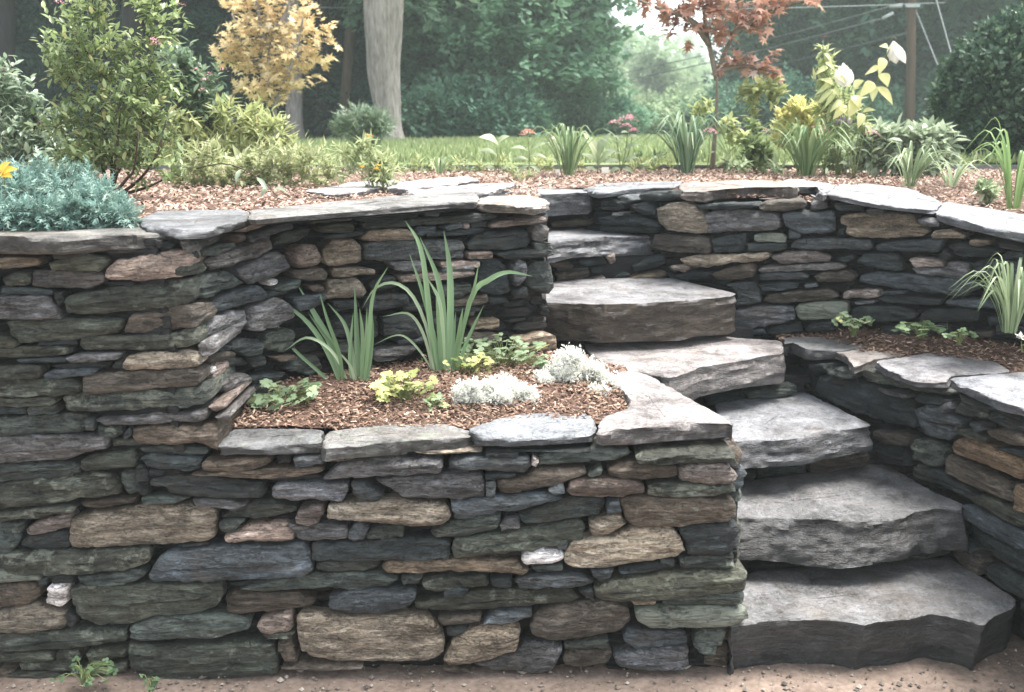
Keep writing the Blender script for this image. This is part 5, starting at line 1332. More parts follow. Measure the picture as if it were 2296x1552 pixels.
M_COVER = leaf_material('groundcover_leaf', (.26, .30, .14), (.54, .57, .34), .45, .5, (.70, .70, .50))
bush('groundcover', 'pale low groundcover on the mulch behind the curved coping', 'groundcover', 5.0, (560, 420), [(400, 400, 28, 140), (430, 375, 32, 190), (470, 395, 34, 210), (515, 385, 34, 210), (555, 395, 34, 220), (600, 388, 34, 210), (645, 392, 32, 190), (690, 390, 28, 150), (720, 405, 22, 90), (500, 412, 26, 130), (580, 415, 26, 130), (450, 415, 24, 100), (660, 372, 28, 130), (610, 365, 30, 130), (560, 365, 28, 120)], OVAL, .034, M_COVER, per=8, dens=.9, spread=1.2, stem_r=.002, stem=M_STEM)
r_ = thing('broadleaf_plant', 'pale broad-leaved plant under the arching twig', 'plant', at_y(545, 400, 5.2))
for k, (a, b) in enumerate((((540, 380), (525, 325)), ((545, 382), (585, 330)), ((542, 384), (500, 345)), ((548, 386), (600, 362)), ((536, 384), (480, 372)), ((545, 380), (555, 322)))): big_leaf(r_, at_y(*a, 5.2), at_y(*b, 5.15), .055, M_COVER, .3 + .1 * k)
r_ = thing('arching_twig', 'thin bare twig arching down to the curved coping', 'twig', at_y(465, 372, 4.5))
stem_line(r_, [at_y(440, 378, 4.6), at_y(500, 367, 4.5), at_y(550, 382, 4.4), at_y(590, 408, 4.3), at_y(622, 440, 4.2)], .0032, M_REDSTEM)
for a, b in (((575, 398), (600, 425)), ((600, 418), (585, 440)), ((622, 440), (632, 458)), ((610, 425), (640, 425)), ((540, 380), (528, 408))): big_leaf(r_, at_y(*a, 4.3), at_y(*b, 4.25), .022, M_SHRUB2, .5, name='leaf', heart=False)
M_FEATHER = leaf_material('feathery_leaf', (.22, .27, .13), (.44, .49, .27), .45, .5, (.58, .58, .36))
cr = bush('coreopsis', 'feathery coreopsis with yellow flowers leaning over the coping', 'coreopsis', 4.6, (840, 440), [(830, 345, 36, 260), (795, 360, 34, 220), (865, 375, 32, 220), (835, 395, 32, 230), (815, 325, 24, 110), (870, 410, 24, 120), (850, 420, 22, 120), (780, 380, 24, 110), (770, 345, 20, 80)], SLIM, .055, M_FEATHER, per=9, dens=.45, spread=1.5, stem_r=.0018, stem=M_STEM)
for px, py in ((812, 376), (849, 372), (845, 380)): flower_head(cr, at_y(px, py, 4.5), .016, M_YEL, 'daisy', 14)
M_ORANGE = leaf_material('orange_petal', (.72, .30, .06), (.85, .48, .14), .3, .5)
M_YELTREE = leaf_material('autumn_yellow_leaf', (.62, .47, .25), (.82, .68, .43), .5, .5, (.88, .80, .60), .35)
bush('yellow_maple', 'young tree with yellow-orange autumn leaves', 'tree', 8.5, (618, 318), [(560, 10, 42, 230), (520, 15, 26, 90), (610, 30, 52, 360), (670, 40, 48, 320), (545, 60, 45, 260), (710, 55, 32, 170), (590, 95, 55, 420), (650, 100, 55, 420), (520, 105, 40, 240), (700, 110, 40, 240), (740, 95, 22, 90), (500, 130, 28, 130), (560, 140, 50, 360), (630, 150, 50, 360), (690, 150, 36, 190), (550, 185, 32, 170), (600, 190, 45, 280), (650, 185, 34, 180), (580, 218, 22, 90), (615, 225, 26, 110), (720, 140, 20, 70), (640, -30, 60, 300), (580, -30, 50, 200)],
 MAPLE, .062, M_YELTREE, per=7, dens=.36, spread=1.45, stem=M_BARKGREY, stem_r=.022, twig_r=.002, outward=1.0, stems=[[(618, 318), (616, 250), (600, 180), (605, 100), (612, 20), (618, -40)], [(614, 240), (640, 180), (665, 110), (680, 40)], [(606, 190), (570, 140), (540, 90), (520, 30)], [(604, 110), (585, 60), (575, 0)], [(608, 80), (640, 30), (655, -20)]])
M_DWARF = leaf_material('dwarf_conifer_leaf', (.11, .17, .11), (.28, .36, .26), .2, .5, (.30, .36, .25), .3)
bush('dwarf_conifer', 'round grey-green dwarf shrub at the foot of the big grey trunk', 'shrub', 9.0, (822, 335), [(785, 275, 28, 200), (815, 268, 28, 200), (848, 275, 26, 180), (770, 288, 20, 110), (800, 295, 28, 200), (835, 298, 28, 190), (865, 290, 16, 70), (815, 318, 20, 110)], SPRAY, .10, M_DWARF, per=6, stem_r=.01, droop=-.2)

# ------------------------------------------------------------------ upper bed, centre
def pt(px, py, Y): return at_y(px, py, Y)
M_HOSTA = leaf_material('broad_leaf', (.18, .25, .13), (.42, .50, .32), .4, .4, (.46, .50, .30), .4)
def stalk(name, label, cat, Y, base, top, flowers, leaves, mat=M_HOSTA, group=None, r=.0035):
    """flowers: (px, py, radius px, material, kind); leaves: ((x,y),(x,y),width px, tint)"""
    root = thing(name, label, cat, pt(*base, Y), group); k = px_size(*base, Y)
    tops = top if isinstance(top, list) else [top]
    for t in tops: stem_line(root, [pt(*base, Y), pt((base[0] * .4 + t[0] * .6) + 2, base[1] * .5 + t[1] * .5, Y), pt(*t, Y)], r)
    for px, py, rr, m, kd in flowers: flower_head(root, pt(px, py, Y), rr * k * 1.3, m, kd, 70 if kd == 'dome' else 22)
    for a, b, w, t in leaves: big_leaf(root, pt(*a, Y), pt(a[0] + (b[0] - a[0]) * 1.15, a[1] + (b[1] - a[1]) * 1.15, Y - .03), w * k * 1.3, mat, t, heart=False)
    return root
GP = 'flowering plants along the upper bed'
stalk('orange_daisy', 'single orange bloom beside the dwarf shrub', 'flower', 6.0, (828, 385), (828, 312), [(828, 307, 9, M_ORANGE, 'daisy')], [((828, 370), (812, 350), 8, .5), ((828, 360), (845, 345), 8, .5)], group=GP)
stalk('hosta', 'plant with one big pale upright leaf at the centre of the bed', 'hosta', 6.5, (1118, 392), [(1112, 330), (1100, 345)], [], [((1118, 326), (1082, 306), 24, .8), ((1118, 325), (1136, 306), 20, .7), ((1115, 350), (1080, 336), 16, .7), ((1118, 385), (1150, 372), 12, .5), ((1116, 385), (1090, 374), 12, .5)])
stalk('zinnia', 'dusty pink zinnia left of the white-tagged daylily', 'zinnia', 6.4, (1186, 388), (1184, 310), [(1184, 303, 13, leaf_material('rust_petal', (.60, .25, .18), (.75, .42, .36)), 'dome')], [((1185, 340), (1150, 330), 12, .4), ((1186, 345), (1225, 318), 11, .4), ((1185, 352), (1220, 350), 12, .5), ((1186, 360), (1155, 355), 12, .5), ((1186, 372), (1165, 385), 10, .4), ((1186, 372), (1210, 385), 10, .4)], group=GP)
stalk('daisy', 'small pale daisy above the white-tagged daylily', 'daisy', 6.3, (1252, 390), (1243, 318), [(1243, 314, 12, leaf_material('cream_petal', (.70, .45, .25), (.84, .76, .62)), 'daisy')], [((1250, 370), (1238, 355), 8, .5)], group=GP)
GD = 'daylilies'
clump('daylily', 'daylily clump with a white tag at its foot', 'daylily', (1275, 392), 1.315, 44, .30, .28, .016, M_LILY, GD, .9, seed=1)
clump('daylily', 'dark daylily clump left of the red maple trunk', 'daylily', (1540, 388), 1.315, 60, .36, .30, .017, leaf_material('blue_daylily_leaf', (.08, .15, .09), (.22, .32, .19), .3, .4, (.36, .45, .29)), GD, .8, seed=2)
clump('daylily', 'dense daylily clump in front of the lime-yellow foliage', 'daylily', (1808, 393), 1.315, 64, .32, .36, .017, leaf_material('deep_daylily_leaf', (.09, .165, .075), (.24, .34, .16), .3, .4, (.38, .46, .24)), GD, .8, seed=3)
clump('daylily', 'small pale daylily clump behind the first pale grey slab', 'daylily', (2040, 418), 1.30, 34, .22, .22, .014, M_GRASS2, GD, .9, seed=5)
clump('daylily', 'tall thin daylily behind the coping at the far right', 'daylily', (2272, 468), 1.24, 24, .38, .24, .017, leaf_material('bright_strap', (.10, .18, .06), (.24, .36, .14), .35, .4, (.34, .45, .2)), GD, .55, seed=6)
clump('daylily', 'wispy daylily seedlings left of the white-tagged clump', 'daylily', (985, 388), 1.315, 18, .12, .16, .011, M_LILY, GD, .9, seed=7)
clump('daylily', 'short broad-bladed daylily under the clipped yew', 'daylily', (2135, 418), 1.29, 20, .14, .22, .015, M_HOSTA, GD, .9, seed=8)
stalk('sedum', 'tallest pink stonecrop with four flower heads', 'stonecrop', 6.4, (1392, 385), [(1408, 280), (1378, 285), (1418, 300)], [(1408, 272, 15, M_PINK, 'dome'), (1378, 279, 10, leaf_material('pale_pink_petal', (.66, .36, .36), (.82, .58, .56)), 'dome'), (1404, 286, 10, M_PINK, 'dome'), (1421, 296, 9, M_PINK, 'dome')],
      [((1395, 350), (1362, 335), 14, .5), ((1396, 340), (1430, 322), 14, .4), ((1392, 365), (1360, 362), 14, .6), ((1394, 365), (1425, 352), 14, .5), ((1400, 320), (1380, 305), 11, .5), ((1405, 310), (1428, 305), 11, .5), ((1393, 378), (1415, 385), 12, .3), ((1392, 378), (1370, 385), 12, .5), ((1385, 330), (1366, 310), 10, .6), ((1412, 300), (1395, 296), 9, .6)], group=GP)
stalk('hosta', 'broad-leaved plant between the daylily and the pink stonecrop', 'hosta', 6.3, (1340, 390), (1338, 340), [], [((1338, 365), (1318, 305), 22, .9), ((1340, 360), (1362, 303), 18, .35), ((1340, 372), (1310, 345), 16, .7), ((1342, 372), (1372, 340), 16, .5), ((1340, 385), (1318, 378), 12, .5)])
stalk('zinnia', 'pink zinnia beside the red maple trunk', 'zinnia', 6.2, (1585, 385), (1590, 304), [(1590, 299, 12, M_PINK, 'dome')], [((1587, 340), (1572, 325), 9, .4), ((1587, 350), (1600, 340), 9, .4)], group=GP)
stalk('aster', 'purple flower head under the hibiscus', 'aster', 5.9, (1908, 400), (1889, 284), [(1889, 280, 15, leaf_material('purple_petal', (.20, .10, .28), (.42, .26, .48)), 'dome')], [((1900, 340), (1880, 325), 9, .4), ((1900, 345), (1920, 330), 9, .5), ((1904, 370), (1885, 365), 10, .4)], group=GP)
stalk('zinnia', 'cluster of three pink zinnias right of the lime foliage', 'zinnia', 6.1, (1848, 390), [(1832, 292), (1848, 298), (1856, 300)], [(1831, 287, 8, M_PINK, 'dome'), (1848, 293, 10, M_PINK, 'dome'), (1857, 299, 9, M_PINK, 'dome')], [((1846, 345), (1826, 335), 10, .4), ((1848, 340), (1868, 328), 10, .4)], group=GP)
stalk('zinnia', 'lone pink zinnia left of the pole foot', 'zinnia', 5.9, (1950, 395), (1956, 307), [(1956, 302, 11, M_PINK, 'dome')], [((1952, 350), (1935, 335), 10, .4), ((1953, 345), (1972, 332), 10, .5)], group=GP)
stalk('zinnia', 'half-hidden pink zinnia left of the lime foliage', 'zinnia', 6.4, (1716, 385), (1719, 301), [(1719, 297, 8, M_PINK, 'dome')], [((1718, 345), (1700, 335), 10, .4), ((1718, 350), (1738, 342), 10, .4)], group=GP)
bush('bushy_perennial', 'dark bushy perennial between the maple trunk and the lime foliage', 'perennial', 6.4, (1692, 385), [(1690, 330, 26, 160), (1700, 352, 28, 170), (1680, 360, 20, 90), (1690, 285, 14, 50), (1715, 368, 18, 80)], OVAL, .06, M_SHRUB, per=7, stem=M_STEM, stem_r=.003)
bush('tall_yellow_perennial', 'thin nodding yellow-green plant right of the maple trunk', 'perennial', 6.6, (1690, 380), [(1690, 205, 22, 60), (1720, 198, 22, 60), (1745, 212, 14, 30), (1688, 235, 12, 26), (1690, 262, 9, 18), (1735, 225, 10, 18), (1672, 212, 12, 24)], OVAL, .07, M_LIME, per=6, stem=M_STEM, stem_r=.003, stems=[[(1690, 380), (1688, 280), (1692, 215), (1720, 198)], [(1690, 230), (1672, 210)], [(1715, 200), (1745, 215)], [(1760, 250), (1738, 228), (1720, 200)]])
bush('young_shrub', 'sparse yellow-leaved seedling behind the maple trunk', 'shrub', 7.2, (1640, 370), [(1570, 250, 18, 40), (1560, 275, 12, 24), (1625, 275, 16, 36), (1640, 290, 14, 30), (1650, 320, 20, 50), (1670, 310, 14, 30), (1590, 240, 12, 20)], OVAL, .065, M_LIME, per=5, stem=M_STEM, stem_r=.003)
M_LIME2 = leaf_material('lime_leaf', (.50, .50, .18), (.76, .73, .36), .4, .5, (.80, .76, .42))
bush('golden_spirea', 'bright lime-yellow foliage rising behind the dense daylily', 'perennial', 6.3, (1795, 385), [(1748, 268, 18, 70), (1752, 295, 22, 90), (1788, 245, 18, 70), (1785, 270, 24, 120), (1825, 258, 20, 80), (1822, 280, 24, 120), (1800, 300, 28, 140), (1765, 318, 24, 100), (1832, 308, 22, 90), (1745, 320, 18, 60)], OVAL, .058, M_LIME2, per=8, dens=1.3, stem=M_STEM, stem_r=.003, droop=-1.2, outward=.3, spread=1.3)
M_PALEBROAD = leaf_material('pale_broad_leaf', (.18, .25, .15), (.50, .57, .42), .35, .3, (.56, .62, .48), .6)
bush('broadleaf_perennial', 'spreading mass of pale broad leaves in front of the pole foot', 'perennial', 6.0, (2030, 395), [(1945, 330, 30, 110), (1975, 310, 28, 110), (2010, 305, 28, 110), (2050, 308, 30, 120), (2090, 310, 30, 110), (2125, 318, 22, 70), (1990, 340, 32, 130), (2035, 342, 34, 140), (2080, 345, 32, 120), (1955, 360, 26, 80), (2110, 350, 26, 80), (2005, 368, 26, 90), (2060, 372, 26, 80), (1925, 350, 22, 60)], OVAL, .085, M_PALEBROAD, per=7, dens=1.1, stem=M_STEM, stem_r=.004, outward=.9)
bush('low_perennial', 'small leafy tuft at the edge of the mulch behind the second pale grey slab', 'perennial', 4.7, (2215, 445), [(2205, 425, 20, 60), (2225, 430, 18, 50), (2215, 440, 16, 40)], OVAL, .05, M_HOSTA, per=6, stem=M_STEM, stem_r=.002)
bush('low_perennial', 'row of seedlings along the lawn edging at the centre', 'perennial', 6.6, (930, 388), [(920, 372, 16, 40), (960, 376, 14, 30), (1010, 378, 14, 30), (1150, 385, 16, 40), (1050, 382, 12, 24), (890, 380, 18, 50), (1460, 375, 14, 30), (1475, 350, 16, 40), (1430, 360, 16, 40)], OVAL, .045, M_LILY, per=6, stem=M_STEM, stem_r=.0015)
bush('groundcover', 'loose pale seedlings and low greenery along the lawn edge behind the top step', 'groundcover', 6.5, (1100, 385), [(880, 372, 24, 60), (905, 385, 20, 40), (940, 368, 22, 50), (985, 372, 20, 44), (1030, 374, 22, 50), (1075, 378, 20, 44), (1125, 372, 20, 44), (1210, 372, 20, 44), (1235, 380, 18, 36), (1300, 372, 18, 36), (1425, 372, 20, 44), (1465, 378, 20, 44), (1500, 370, 16, 30)], SLIM, .055, M_LIME, per=6, stem=M_STEM, stem_r=.0015, droop=-.5, spread=1.3)
bush('groundcover', 'loose leafy greenery among the zinnias between the maple and the broad-leaved mass', 'groundcover', 6.2, (1800, 390), [(1630, 365, 18, 44), (1660, 372, 20, 50), (1740, 372, 20, 50), (1870, 350, 24, 80), (1890, 372, 22, 60), (1920, 330, 22, 60), (1850, 372, 20, 50), (1935, 372, 22, 60)], OVAL, .055, M_HOSTA, per=6, stem=M_STEM, stem_r=.0015, spread=1.3)
bush('groundcover', 'straggly yellow-green greenery between the tall shrub and the coreopsis', 'groundcover', 4.9, (640, 415), [(700, 350, 30, 90), (735, 375, 26, 80), (690, 385, 26, 80), (650, 355, 28, 90), (600, 345, 26, 80), (750, 395, 20, 50), (440, 350, 30, 90), (480, 345, 30, 90)], SLIM, .055, M_COVER, per=7, stem=M_STEM, stem_r=.0015, droop=-.4, spread=1.5)
bush('low_perennial', 'fuzzy green cushion on the mulch above the top step', 'perennial', 5.6, (1180, 405), [(1165, 395, 12, 60), (1190, 398, 14, 70), (1150, 385, 10, 40)], SLIM, .035, M_FEATHER, per=7, stem=M_STEM, stem_r=.0015)
for lab, px, py, w in (('white plant tag at the foot of the daylily', 1250, 388, 10), ('white plant tag on short legs right of the broad-leaved plant', 1357, 388, 16)):
    Y = 5.9; k = px_size(px, py, Y); r_ = thing('plant_tag', lab, 'plant tag', pt(px, py + 6, Y), 'white plant tags')
    v = []
    for dy in (0, .002):
        for sx, sz in ((-1, 0), (1, 0), (1, 1), (-1, 1)): q = pt(px, py, Y); v.append((q.x + sx * w * k * .5, q.y + dy, q.z + sz * w * k * .8))
    part_mesh(r_, 'tag_sheet', np.array(v), np.array([(0, 1, 2, 3), (4, 7, 6, 5), (0, 4, 5, 1), (1, 5, 6, 2), (2, 6, 7, 3), (3, 7, 4, 0)]), M_WHITE, False, np.full(8, .8))
    for sx in (-.3, .3): stem_line(r_, [pt(px + sx * w, py + 9, Y), pt(px + sx * w, py + 4, Y), pt(px + sx * w, py, Y)], .0015, M_WHITE, 'tag_leg')

# hibiscus
M_HIB = leaf_material('hibiscus_leaf', (.36, .42, .18), (.68, .68, .34), .45, .45, (.70, .66, .30))
hb = thing('hibiscus', 'tall yellow-leaved hibiscus with two large white blooms', 'hibiscus', pt(1912, 398, 5.8)); YH = 5.8; kh = px_size(1912, 300, YH)
for st in ([(1912, 398), (1905, 320), (1870, 210), (1848, 140), (1845, 90)], [(1915, 398), (1922, 310), (1955, 220), (1975, 160), (1990, 120), (2005, 92)], [(1912, 390), (1900, 280), (1890, 200)], [(1918, 390), (1935, 310), (1945, 260)]):
    stem_line(hb, [pt(*q, YH) for q in st], .0042)
for a, b, w, t in (((1975, 165), (1992, 192), 26, .8), ((1980, 130), (1972, 165), 22, .7), ((1972, 150), (1942, 165), 14, .6), ((1958, 185), (1930, 215), 26, .85), ((1955, 190), (1958, 225), 22, .6), ((1968, 195), (2004, 232), 20, .9), ((1920, 220), (1905, 262), 28, .8), ((1915, 215), (1925, 238), 24, .7), ((1895, 235), (1870, 265), 22, .9), ((1900, 260), (1885, 240), 20, .6), ((1932, 255), (1925, 285), 20, .8), ((1915, 195), (1935, 180), 20, .5), ((1880, 215), (1868, 200), 18, .4), ((1870, 190), (1840, 175), 14, .3), ((1868, 185), (1830, 210), 13, .3), ((1866, 200), (1832, 232), 12, .3), ((1875, 170), (1895, 185), 14, .3),
                   ((1855, 150), (1830, 165), 12, .3), ((1852, 140), (1872, 155), 12, .3), ((1850, 120), (1866, 140), 9, .4), ((1862, 175), (1845, 205), 13, .3), ((1872, 205), (1850, 240), 13, .35), ((1885, 225), (1862, 250), 14, .4), ((1992, 108), (1975, 102), 14, .6), ((1935, 250), (1962, 245), 12, .5), ((1940, 275), (1955, 300), 12, .6), ((1905, 250), (1935, 232), 18, .7)):
    big_leaf(hb, pt(*a, YH), pt(b[0], b[1], YH - .06), w * kh, M_HIB, t, (0, -1, .5), .12)
for k in range(5):                                     # the nodding bell
    a = math.tau * k / 5 + .3; c = pt(2003, 92, YH); e = pt(2014, 138, YH) + Vector((math.cos(a) * .062, math.sin(a) * .05, .004 * math.sin(a * 3)))
    big_leaf(hb, c, e, .085, M_WHITE, .6, tuple(Vector((math.cos(a), math.sin(a), .2))), -.22, 'petal', False)
flower_head(hb, pt(2005, 88, YH), .014, M_HIB, 'dome', 16, 'bud')
for k in range(5):
    a = k - 2; big_leaf(hb, pt(1892, 195, YH), pt(1893 + a * 9, 140 + abs(a) * 8, YH - .02 * (k % 2)), .06, M_WHITE, .8, (a * .2, -1, .3), .15, 'petal', False)
flower_head(hb, pt(1850, 84, YH), .016, leaf_material('red_petal', (.5, .1, .12), (.7, .25, .25)), 'dome', 14, 'bud'); flower_head(hb, pt(1828, 113, YH), .018, M_HIB, 'dome', 16, 'bud')

bush('leafy_stalk', 'narrow-leaved green plant tangled with the left hibiscus stem', 'perennial', 6.0, (1880, 395), [(1845, 115, 12, 26), (1848, 150, 18, 50), (1858, 185, 26, 90), (1850, 215, 24, 80), (1868, 230, 26, 90), (1890, 255, 24, 70), (1905, 225, 24, 60), (1845, 250, 16, 36), (1930, 275, 20, 50), (1880, 290, 20, 50)], SLIM, .085, leaf_material('stalk_leaf', (.24, .31, .13), (.5, .55, .28), .45, .45, (.64, .66, .36)), per=7, stem=M_STEM, stem_r=.003, droop=.4, spread=1.2)

# red Japanese maple
M_RED = leaf_material('red_maple_leaf', (.34, .17, .12), (.60, .36, .27), .45, .28, (.72, .58, .56), .7)  # palest tint paints the sky's sheen into the leaf colour
bush('red_maple', 'slender young red-leaved maple standing in the upper bed', 'tree', 6.6, (1597, 380), [(1600, 15, 45, 130), (1550, 12, 42, 120), (1495, 22, 32, 80), (1445, 8, 26, 54), (1655, 25, 45, 130), (1710, 25, 38, 96), (1765, 12, 32, 70), (1815, 5, 24, 40), (1570, 55, 32, 76), (1525, 55, 24, 50), (1620, 70, 28, 56), (1500, 68, 16, 24), (1690, 60, 30, 60), (1735, 118, 14, 22), (1640, 140, 22, 44), (1675, 140, 24, 54), (1705, 150, 24, 56), (1740, 162, 20, 40), (1620, 150, 16, 26), (1545, 90, 14, 20), (1600, -45, 70, 240), (1700, -40, 60, 160), (1500, -40, 60, 160)],
     MAPLE, .066, M_RED, per=6, dens=.55, spread=1.4, stem=plain_material('maple_bark', (.10, .085, .065), (.21, .185, .14), 30, (1, 1, .3)), stem_r=.020, twig_r=.0016, outward=1.0, droop=.35, stems=[[(1597, 378), (1600, 340), (1606, 250), (1608, 175)], [(1608, 180), (1592, 110), (1582, 60), (1572, -20)], [(1608, 180), (1624, 120), (1650, 60), (1660, -30)], [(1606, 165), (1650, 150), (1700, 152), (1745, 165)], [(1585, 75), (1540, 40), (1480, 20), (1430, 0)], [(1640, 80), (1700, 40), (1770, 10), (1820, 0)], [(1590, 100), (1560, 60), (1530, 30)]])
# clipped yew
M_YEW = leaf_material('yew', (.025, .06, .04), (.09, .155, .10), .2, .45, (.24, .32, .18), .4)
yb = []
yc = at_y(2335, 255, 7.6); ry = 225 * px_size(2335, 255, 7.6)
root = thing('clipped_yew', 'large round clipped yew at the right edge', 'yew', (yc.x, yc.y, 1.3)); n = 15000
d = nrg.normal(size=(n, 3)); d /= np.linalg.norm(d, axis=1)[:, None]
lump = np.array([1 + .06 * N(a * 3, b * 3, c * 3) + .09 * N(a * 7, b * 7, c * 7) for a, b, c in d])
pos = np.array(yc) + d * (ry * lump * nrg.uniform(.82, 1.02, n))[:, None]; pos[:, 2] = np.maximum(pos[:, 2], 1.3)
V, F, m = scatter_np(CLUMP, pos, d + nrg.normal(0, .6, (n, 3)) + np.array([0, 0, .3]), nrg.normal(size=(n, 3)) * .6 + np.array([0, 0, 1]), .085 * nrg.uniform(.6, 1.3, n))
part_mesh(root, 'foliage', V, F, M_YEW, True, np.repeat(np.clip(nrg.normal(.4, .22, n), 0, 1), m))
v, f = tube([(yc.x, yc.y, 1.28), (yc.x, yc.y, yc.z)], [.06, .03], 8); part_mesh(root, 'trunk', v, f, M_BARK)

# utility pole, guy wires, lines
M_POLE = plain_material('creosote_wood', (.05, .028, .02), (.115, .07, .05), 14, (1, 1, .08), .9, .5)
M_METAL = plain_material('weathered_metal', (.25, .27, .29), (.40, .42, .44), 20, rough=.5); M_WIRE = plain_material('wire', (.16, .18, .19), (.26, .28, .29), 5)
YP = 22.0; pb = Vector((at_y(2041, 300, YP).x, YP, 1.2)); pk = at_y(2043, 14, YP); kp = px_size(2041, 100, YP)
up = thing('utility_pole', 'brown wooden utility pole behind the upper bed', 'utility pole', pb)
v, f = tube([pb + Vector((0, 0, -.1)), at_y(2042, 150, YP), at_y(2043, 0, YP), at_y(2044, -330, YP)], [.105, .10, .098, .085], 12); part_mesh(up, 'pole', v, f, M_POLE)
zt = at_y(2040, 14, YP).z
def boxv(c, s):
    c = Vector(c); v = [(c.x + a * s[0] / 2, c.y + b * s[1] / 2, c.z + d_ * s[2] / 2) for a in (-1, 1) for b in (-1, 1) for d_ in (-1, 1)]
    return v, [(0, 1, 3, 2), (4, 6, 7, 5), (0, 4, 5, 1), (2, 3, 7, 6), (0, 2, 6, 4), (1, 5, 7, 3)]
v, f = boxv((pk.x - .02, YP - .12, zt), (.30, .06, .07)); part_mesh(up, 'bracket', v, f, M_METAL, False)
v, f = tube([(pk.x - .5, YP - .14, zt - .02), (pk.x - .25, YP - .14, zt)], [.035, .045], 8); part_mesh(up, 'insulator', v, f, M_METAL)
v, f = tube([(pk.x - .64, YP - .14, zt - .26), (pk.x - .42, YP - .14, zt - .15)], [.035, .035], 8); part_mesh(up, 'insulator', v, f, M_METAL)
def wire(name, label, a, b, sag, r, group):
    a, b = Vector(a), Vector(b); P = [a.lerp(b, t) - Vector((0, 0, sag * 4 * t * (1 - t))) for t in np.linspace(0, 1, 24)]
    root = link(name, mesh_np(name, *(lambda q: (np.array([tuple(Vector(p) - a) for p in q[0]]), q[1]))(tube(P, r, 5))), M_WIRE, None, a); tag(root, label, 'power line' if 'guy' not in name else 'guy wire', group)
far = Vector((at_y(1290, 205, 38).x, 38, at_y(1290, 205, 38).z))
wire('power_line', 'upper overhead line running left from the pole bracket', (pk.x - .5, YP - .14, zt - .02), far + Vector((0, 0, .35)), .12, .014, 'overhead lines')
wire('power_line', 'lower overhead line running left from the pole', (pk.x - .64, YP - .14, zt - .26), far + Vector((-.6, 0, .0)), .14, .014, 'overhead lines')
wire('power_line', 'third overhead line just below the lower one', (pk.x - .1, YP - .14, zt - .55), far + Vector((-.3, 0, -.5)), .14, .011, 'overhead lines')
wire('power_line', 'dark line crossing the trees from left to right at the top', at_y(690, 16, 19), at_y(2120, 6, 21), .1, .009, 'overhead lines')
wire('guy_wire', 'outer guy wire slanting down behind the yew', at_y(2098, -5, YP - 1), at_y(2152, 190, YP - 3), 0, .012, 'guy wires')
wire('guy_wire', 'inner guy wire slanting from the pole towards the yew', at_y(2052, 20, YP), at_y(2124, 200, YP - 3), 0, .011, 'guy wires')
# ------------------------------------------------------------------ lawn grass
def grass(name, poly, n, zf, h, mat, ycurve=1.0):
    P = np.array(poly); x0, y0 = P.min(0); x1, y1 = P.max(0)
    X = nrg.uniform(x0, x1, n); Y = y0 + (y1 - y0) * nrg.random(n) ** 1.6; ok = inside(poly, X, Y); X, Y = X[ok], Y[ok]; n = len(X)
    pos = np.stack([X, Y, zf(X, Y)], 1); fwd = np.stack([nrg.normal(0, .45, n), nrg.normal(0, .45, n), np.ones(n)], 1); up = nrg.normal(size=(n, 3)) * .4 + np.array([0, -1, .2])
    V, F, m = scatter_np(SLIM, pos, fwd, up, h * nrg.uniform(.5, 1.3, n)); o = link(name, mesh_np(name, V, F, True, np.repeat(np.clip(nrg.normal(.5, .2, n), 0, 1), m)), mat); tag(o, kind='stuff')
M_GRASS = leaf_material('grass_blade', (.14, .19, .08), (.34, .41, .20), .4, .5, (.5, .53, .32))
grass('grass', [(-5, 6.88), (7.5, 6.88), (10, 12), (14, 22), (8, 25), (4, 26), (1, 21.5), (-1.5, 16.8), (-6, 15.5), (-6, 10)], 70000, lambda x, y: terrain(x, y) + .02, .085, M_GRASS)

# ------------------------------------------------------------------ trees
def crown_pts(blobs, sub, per, sig=.28):
    pos, out = [], []
    for (cx, cy, cz, rx, ry, rz, w) in blobs:
        for _ in range(int(sub * w)):
            d = nrg.normal(size=3); d /= np.linalg.norm(d); c = np.array([cx, cy, cz]) + d * np.array([rx, ry, rz]) * nrg.random() ** .4
            k = nrg.normal(size=(per, 3)) * sig * nrg.uniform(.6, 1.3) * np.array([1, 1, .55]); pos.append(c + k); out.append(np.tile(d, (per, 1)) + nrg.normal(0, .5, (per, 3)) + np.array([0, 0, -.15]))
    return np.concatenate(pos), np.concatenate(out)
def crown_mesh(name, blobs, sub, per, tpl, size, sig=.28, cut=None):
    pos, out = crown_pts(blobs, sub, per, sig)
    if cut is not None: k = cut(pos); pos, out = pos[k], out[k]
    n = len(pos); up = nrg.normal(0, .35, (n, 3)) + np.array([0, 0, 1.0])
    V, F, m = scatter_np(tpl, pos, out, up, size * nrg.uniform(.6, 1.35, n))
    grp = np.clip(np.array([.45 + .45 * N(p[0] * .9, p[1] * .9, p[2] * .9) for p in pos]) + nrg.normal(0, .16, n), 0, 1)
    return mesh_np(name, V, F, True, np.repeat(grp, m))
def trunk_mesh(h, r, seed, limbs=6, lean=.0, fork=False):
    R = random.Random(seed); parts = []
    P = [(0, 0, -.2), (0.01, 0, .3), (lean * h * .3, 0, h * .3), (lean * h * .6 + R.uniform(-.1, .1), R.uniform(-.1, .1), h * .65), (lean * h, 0, h)]
    C = curve3(P, 18); rad = [r * (1.25 if i == 0 else 1.1 if i == 1 else 1) * (1 - .75 * (i / 17)) for i in range(18)]; parts.append(tube(C, rad, 12))
    for k in range(limbs):
        i = R.randint(6, 15); a = R.uniform(0, math.tau); L = h * R.uniform(.2, .35); b = C[i]
        parts.append(tube(curve3([b, b + np.array([math.cos(a) * L * .5, math.sin(a) * L * .5, L * .25]), b + np.array([math.cos(a) * L, math.sin(a) * L, L * .5])], 7), np.linspace(rad[i] * .5, rad[i] * .12, 7), 6))
    V, F = join(parts); return mesh_np('trunk', np.array(V), F)
